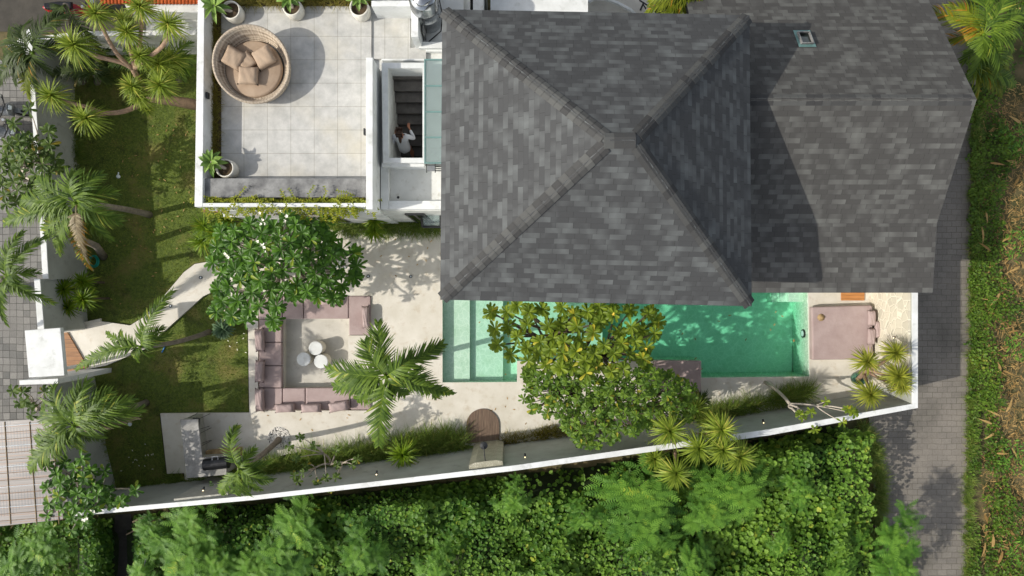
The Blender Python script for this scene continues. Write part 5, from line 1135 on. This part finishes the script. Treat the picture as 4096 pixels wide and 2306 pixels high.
grass_strip('planter_grass', 'yellow green grass in the top planter of the terrace', [(900, 2), (1100, 2), (1300, 2), (1470, 2)], 2400, .16, (.2, .34), 'lf_grassy', Vector((0, 0, 0)), zf, .014)
# creeper on the terrace front
mb = MB(); rnd = random.Random(5)
for i in range(330):
    x = rnd.uniform(815, 1460) if rnd.random() < .85 else rnd.uniform(1330, 1460); p = P(x, rnd.uniform(795, 815), 3.6+rnd.uniform(0, .25)); d = Vector((rnd.uniform(-1, 1), rnd.uniform(-.9, .2), rnd.uniform(0, .5)))
    for k in range(rnd.randint(4, 10)):
        d = (d+Vector((rnd.gauss(0, .3), rnd.gauss(-.02, .3), -.12))).normalized(); q = p+d*.06; mb.tube([p, q], .004, 3, .6); p = q
        for s in (-1, 1): mb.strap(p, Vector((d.y*s, -d.x*s, .3))+d*.5, .05, .03, .2, 2, rnd.random(), (.8, 1))
tag(mb.build('creeper', M['lf_creep'], kind='stuff'), 'yellow green creeper spilling over the white terrace edge', 'creeper')
# fallen leaves and petals
def litter(name, label, spots, mat, L=.09):
    mb = MB()
    for (x, y, z) in spots:
        p = P(x, y, z+.006); a = random.uniform(0, 6.28); mb.strap(p, Vector((math.cos(a), math.sin(a), .12)), L*random.uniform(.6, 1.2), L*.35, .25, 3, random.random(), (.4, 1, .8))
    return tag(mb.build(name, M[mat], kind='stuff'), label, 'fallen leaves')
random.seed(77)
sp = [(x, y, 0) for x, y in scatter([(1200, 950), (1760, 940), (1760, 1170), (1490, 1180), (1490, 1640), (1760, 1700), (1750, 1760), (1200, 1760), (1050, 1800), (1010, 1660), (1480, 1655), (1480, 1170), (1250, 1170)], 24)]
sp += [(x, y, G+.03) for x, y in scatter([(560, 480), (760, 480), (760, 1000), (480, 1240), (340, 1240), (340, 900)], 70)]+[(x, y, 0) for x, y in scatter([(2100, 1550), (2280, 1620), (2250, 1720), (2050, 1750), (1800, 1600)], 9)]
sp += [(x, y, -.045) for x, y in scatter([(1900, 1240), (2060, 1240), (2060, 1500), (1900, 1500)], 6)+scatter([(2660, 1240), (3200, 1240), (3200, 1480), (2830, 1490), (2700, 1420)], 14)]
litter('fallen_leaves', 'scattered small dry leaves on the deck, lawn and water', sp, 'lf_tan')
litter('fallen_petals', 'white frangipani petals lying on the lawn and path', [(x, y, G+.04) for x, y in scatter([(540, 1760), (620, 1780), (620, 1880), (470, 1900)], 14)+scatter([(880, 1180), (980, 1320), (985, 1420), (900, 1380)], 16)]+[(x, y, 0) for x, y in scatter([(1330, 1000), (1440, 950), (1480, 1150), (1350, 1170)], 12)], 'petal', .06)
# turf blades
mb = MB(); rnd = random.Random(11)
for (x, y) in scatter([p for p in lawn_px], 30000, rnd):
    p = P(x, y, G+.01); a = rnd.uniform(0, 6.283); d = Vector((math.cos(a)*.8, math.sin(a)*.8, 1)).normalized(); L_ = rnd.uniform(.03, .065); s = Vector((-d.y, d.x, 0)).normalized()*.009
    nn = noise.noise(Vector((p.x*.8, p.y*.8, 0)))
    mb.face([p-s, p+s, p+d*L_], min(.99, max(0, .45+nn*.6+rnd.uniform(-.35, .35))))
tag(mb.build('turf', M['lf_turf'], kind='stuff'), 'short turf blades covering the lawn', 'grass')
for i, (x, y, s_) in enumerate(((4050, 560, 1.1), (3960, 760, .8), (4060, 980, 1.0), (3950, 1250, .7), (4070, 1380, .9), (3960, 1600, .8), (4050, 1830, 1.1), (3950, 1990, .6), (4080, 2200, 1.0))):
    b = P(x, y, G+.1); t = thing('weed_clump', ('broad weedy clump level with the roof ridge', 'small weed clump beside the lane at the wing roof', 'leafy weed clump right of the wing roof corner', 'low weed clump beside the pool end', 'weed clump at the frame edge level with the pool bed', 'weed clump across the lane from the wall corner', 'large weed clump across from the thicket shadow', 'small weed clump at the lane edge low in the picture', 'weed clump nearest the bottom right corner')[i]+' on the right bank', 'weeds', b, 'weed clumps on the right bank')
    mb = MB()
    for k in range(int(120*s_)):
        a = random.uniform(0, 6.28); r_ = .5*s_*math.sqrt(random.random()); e = R(random.uniform(5, 60)); d = Vector((math.cos(a)*math.cos(e), math.sin(a)*math.cos(e), math.sin(e)))
        mb.leaf(b+Vector((r_*math.cos(a*3.1), r_*math.sin(a*3.1), .35*(1-r_/(.5*s_))+random.uniform(0, .1))), d, random.uniform(.08, .2), random.uniform(.03, .06), 1.0, .2, random.random()*.9, ((0, .3), (.5, 1), (1, .05)))
    mb.build('leaves', M['lf_cover' if i % 2 else 'lf_leuc'], t)
# ------------------------------------------------------------ thicket below the wall
TH = [(330, 2085), (700, 2045), (1100, 2010), (1500, 1965), (2048, 1905), (2500, 1845), (3000, 1770), (3350, 1700), (3500, 1740), (3530, 1850), (3550, 2000), (3530, 2150), (3490, 2230), (3560, 2330), (3500, 2560), (300, 2560)]
def walld(x, y):     # px distance below the wall line
    wy = 2064 if x < 300 else None
    for i in range(4):
        if O[i+1][0] <= x <= O[i][0]:
            t = (x-O[i][0])/(O[i+1][0]-O[i][0]); wy = O[i][1]+t*(O[i+1][1]-O[i][1])
    return y-(wy or 1632)
def hf(x, y):
    n1 = noise.noise(Vector((x*.0042, y*.0042, 3.1)))*1.05+noise.noise(Vector((x*.011, y*.011, 9)))*.35
    h = (1.35+n1)*(1.0 if x < 3150 else 1.0+.6*min(1, (x-3150)/250)); d = walld(x, y); h *= min(1, max(.1, (d-10)/90)); e = 3495-x
    h *= min(1, max(.8, (e+60)/170)) if x > 3200 else 1
    h *= min(1, max(.12, abs(x-492)/120)) if x < 700 else 1
    return max(.1, h)
random.seed(21)
mb = MB(); NX, NY = 150, 50; gx = [280+(3620-280)*i/NX for i in range(NX+1)]; gy = [1640+(2560-1640)*j/NY for j in range(NY+1)]; vv = []; ok = []
for j in range(NY+1):
    for i in range(NX+1):
        x, y = gx[i], gy[j]; z = max(G-.02, hf(x, y)-.42) if walld(x, y) > 8 and inpoly(x, y, TH) and inpoly(x+60, y, TH) and not (y < 2240 and x+80 > 3455+75*noise.noise(Vector((y*.009, 1, 1)))) else G-.12; vv.append(P(x, y, z))
mb.idx(vv, [(j*(NX+1)+i, (j+1)*(NX+1)+i, (j+1)*(NX+1)+i+1, j*(NX+1)+i+1) for j in range(NY) for i in range(NX)])
mb.build('earth_bank', M['under'], smooth=True, kind='structure')
def disc_leaf(mb, c, r, nrm, a, t):
    u = nrm.cross(Vector((math.cos(a), math.sin(a), .1))).normalized(); v = nrm.cross(u).normalized(); cup = nrm*(r*.18)
    pts = [(0, -.75), (.55, -.85), (.98, -.3), (.8, .4), (0, 1.05), (-.8, .4), (-.98, -.3), (-.55, -.85)]
    L_ = [c+(u*p[0]+v*p[1])*r+cup*(1 if abs(p[0]) > .5 else .2) for p in pts]
    mb.idx([c-cup*.3]+L_, [(0, i, i % 8+1) for i in range(1, 9)][:0]+[(0, 1, 2, 3, 4), (0, 4, 5), (0, 5, 6, 7, 8), (0, 8, 1)][:0]+[(0, 1, 2, 3), (0, 3, 4, 5), (0, 5, 6, 7), (0, 7, 8, 1)], t)
mb = MB()
for (x, y) in scatter(TH, 46000):
    if x > 3485+60*noise.noise(Vector((y*.009, 1, 1)))+35*noise.noise(Vector((y*.03, 7, 1))) and y < 2240: continue
    d = walld(x, y)
    if d < 25 and random.random() < .8: continue
    h = hf(x, y)
    if 2030 < x < 2420 and d < 120 and random.random() < .85: continue
    if x < 560 and abs(x-492) < 45: continue
    z = h-random.uniform(0, .34); p = P(x, y, 0); p.z = z
    D_ = H-z; p.x *= D_/H*1.0; p.y *= D_/H
    pr_ = noise.noise(Vector((x*.006, y*.006, 1)))
    if pr_ > .2 and random.random() < .2: continue
    nr = Vector((random.gauss(0, .42), random.gauss(-.1, .42), 1)).normalized()
    r_ = random.uniform(.032, .072)*(1.25 if noise.noise(Vector((x*.003, y*.003, 7))) > .0 else .85)
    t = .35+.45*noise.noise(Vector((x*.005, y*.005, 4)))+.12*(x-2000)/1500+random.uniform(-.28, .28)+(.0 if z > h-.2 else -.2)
    if random.random() < .02: t = .95
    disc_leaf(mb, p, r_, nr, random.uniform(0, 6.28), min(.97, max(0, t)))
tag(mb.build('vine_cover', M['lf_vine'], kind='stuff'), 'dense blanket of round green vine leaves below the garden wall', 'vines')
grass_strip('verge_grass', 'ragged grass and weeds where the vine thicket meets the paved lane', [(3452, 1720), (3488, 1800), (3505, 1900), (3512, 2000), (3500, 2120), (3490, 2240), (3520, 2330)], 5200, .55, (.15, .4), 'lf_grass', Vector((.15, 0, 0)), W=.016)
# feathery shrubs standing out of the vines
def feather(mb, c, d, L, t, sides=7):
    d = d.normalized(); sd = d.cross(Vector((0, 0, 1)))
    if sd.length < .1: sd = Vector((1, 0, 0))
    sd.normalize(); p = Vector(c)
    for i in range(sides):
        q = (i+.5)/sides; p = p+d*(L/sides); d = (d+Vector((0, 0, -.07))).normalized(); l = L*.29*math.sin(math.pi*(.2+.75*q))
        for s in (-1, 1):
            e = (sd*s+d*.5+Vector((0, 0, .1))).normalized(); w_ = d*L*.042; mb.face([p-w_, p+e*l*.5-w_*1.0, p+e*l, p+e*l*.5+w_*1.0, p+w_], t+random.uniform(-.1, .1))
def leuc_mesh(seed, R_=.6):
    random.seed(seed); mb = MB()
    for k in range(34):
        a = random.uniform(0, 6.28); r_ = R_*math.sqrt(random.random()); r_ *= 1+.45*math.sin(3*a+seed)+.2*math.sin(5*a); c = Vector((r_*math.cos(a), r_*math.sin(a), .55-.35*(r_/R_)**2+random.uniform(-.15, .1)))
        tc = random.random()*.6
        for j in range(6):
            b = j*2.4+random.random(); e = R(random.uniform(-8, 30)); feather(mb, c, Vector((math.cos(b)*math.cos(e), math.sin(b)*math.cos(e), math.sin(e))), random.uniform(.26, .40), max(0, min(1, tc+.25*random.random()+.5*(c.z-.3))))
    return mb
protos = []
for s in range(3):
    t = thing('feathery_shrub', '', 'shrub', (0, 0, 0), 'feathery shrubs rising from the vines'); leuc_mesh(40+s).build('foliage', M['lf_leuc'], t)
    st_ = MB(); st_.tube([(0, 0, -1.6), (.05, .02, -.6), (0, 0, .2)], [.04, .03, .015], 6)
    for k in range(5): st_.tube([(0, 0, -.5+.1*k), (.35*math.cos(k*1.3), .35*math.sin(k*1.3), .15)], [.018, .008], 4)
    st_.build('stem', M['darkwood'], t); protos.append(t)
LS = [(1450, 2200, 1.5, .9, 'feathery shrub at the middle of the vines below the white palm shrub'), (1750, 2270, 1.5, .8, 'feathery shrub at the bottom just left of the picture centre'), (3180, 1960, 1.6, .6, 'small bright feathery tuft near the right end of the vines'), (2760, 2250, 1.5, .9, 'feathery shrub at the bottom edge right of the tall pair'), (900, 2240, 1.5, .8, 'feathery shrub between the two big ones on the lower left'), (1195, 2090, 1.5, 1.0, 'feathery shrub nearest the wall left of the tree stump gap'), (1130, 2200, 1.5, 1.0, 'feathery shrub in the lower middle left beside the dark hollow'), (800, 2095, 1.5, 1.05, 'feathery shrub just below the wall at the bar'), (760, 2215, 1.6, 1.15, 'large feathery shrub low in the left thicket'),
      (650, 2130, 1.4, .7, 'small feathery shrub right of the dead stump'), (1030, 2270, 1.5, .9, 'feathery shrub at the bottom edge left of centre'), (2560, 1960, 2.0, 1.25, 'tall feathery shrub below the dragon trees'), (2570, 2080, 2.0, 1.1, 'yellow tinged feathery shrub below the tallest one'), (2930, 1960, 1.9, 1.1, 'feathery shrub under the rightmost dragon tree head'), (2830, 2030, 1.8, .9, 'feathery shrub between the two tall shrubs on the right'),
      (2330, 2060, 1.6, .6, 'small feathery shrub right of the bare dark hollow'), (2050, 1990, 1.5, .6, 'small feathery shrub at the wall below the shower panel'), (2620, 2200, 1.5, .8, 'feathery shrub at the bottom below the tall ones'), (3560, 2150, 1.7, 1.0, 'feathery shrub spreading onto the lane at the bottom right'), (3330, 2270, 1.3, .8, 'feathery shrub at the bottom right corner of the thicket'), (190, 2180, .9, .9, 'feathery shrub left of the dark track'), (90, 2260, 1.0, 1.0, 'feathery shrub in the bottom left corner'), (600, 2290, 1.3, .8, 'feathery shrub at the bottom beside the dark track'), (3100, 2150, 1.4, .5, 'low feathery tuft among the big vine leaves on the right'), (3570, 2270, 1.7, .8, 'lowest feathery shrub overhanging the lane')]
for i, (x, y, z, s, lb) in enumerate(LS):
    o = protos[i] if i < 3 else copy_tree(protos[i % 3]); o.location = P(x, y, z); o.rotation_euler.z = i*1.7; o.scale = (s*(1.15 if i % 2 else .9), s*(.85 if i % 2 else 1.1), .9); o['label'] = lb
# left thicket and right verge ground cover
random.seed(33)
def cover(name, label, poly, n, rr, hmax, mat, zf_=None, bare=None):
    mb = MB()
    for (x, y) in scatter(poly, n):
        if bare and bare(x, y): continue
        if bare and x < 3862+38*noise.noise(Vector((y*.02, 3, 1)))+22*noise.noise(Vector((y*.07, 5, 1)))+(20 if y > 300 else 0): continue
        k = noise.noise(Vector((x*.008, y*.008, 2)))
        z = G+max(.02, (hmax*(.55+.6*k))*random.uniform(.5, 1)); p = P(x, y, z)
        t = min(.96, max(0, .4+.5*noise.noise(Vector((x*.01, y*.01, 5)))+random.uniform(-.3, .3)))
        disc_leaf(mb, p, random.uniform(*rr), Vector((random.gauss(0, .5), random.gauss(0, .5), 1)).normalized(), random.uniform(0, 6.28), t)
    return tag(mb.build(name, M[mat], kind='stuff'), label, 'ground cover')
cover('ground_cover', 'green weeds and bushes left of the dark track', [(-200, 2115), (230, 2090), (300, 2075), (445, 2080), (455, 2330), (-200, 2330)], 4200, (.03, .065), .7, 'lf_vine')
VR = [(3840, -60), (4200, -60), (4200, 2400), (3820, 2400), (3820, 1900), (3840, 1500), (3845, 900), (3870, 500)]
bare = lambda x, y: noise.noise(Vector((x*.006+4, y*.004, 8)))*1.5+(x-3985)*.0022 > random.uniform(.0, .35) or (3925 < x < 3940 and y > 1650)
cover('verge_plants', 'low green plants along the right edge of the lane', VR, 30000, (.018, .045), .42, 'lf_cover', bare=bare)
grass_strip('verge_grass', 'dark grass fringe along the right edge of the paved lane', [(3902, 380), (3893, 800), (3888, 1300), (3878, 1700), (3872, 2000), (3868, 2330)], 9000, .30, (.10, .30), 'lf_grass', Vector((0, 0, 0)), W=.014)
mb = MB()
for (x, y) in scatter([(3920, 380), (4200, 300), (4200, 2400), (3930, 2400)], 7000):
    if noise.noise(Vector((x*.006+4, y*.004, 8))) < -.22: continue
    p = P(x, y, G+random.uniform(.02, .16)); a = random.uniform(0, 6.28); d = Vector((math.cos(a), math.sin(a), random.gauss(0, .15))); mb.strap(p, d, random.uniform(.06, .24), random.choice((.008, .012, .03)), .3, 2, random.random(), (1, .8))
tag(mb.build('dry_litter', M['lf_tan'], kind='stuff'), 'dry straw and dead stalks on the right bank', 'straw')
mb = MB()
for (x, y) in scatter([(3925, 0), (4200, 0), (4200, 2400), (3925, 2400)], 46):
    p = P(x, y, G+.2); a = random.uniform(0, 6.28); mb.strap(p, Vector((math.cos(a), math.sin(a), .2)), random.uniform(.3, .6), random.uniform(.05, .1), .7, 4, random.random(), (.5, 1, .9, .5))
tag(mb.build('dead_leaves', M['lf_tan'], kind='stuff'), 'large curled dead leaves scattered on the right bank', 'dead leaves')
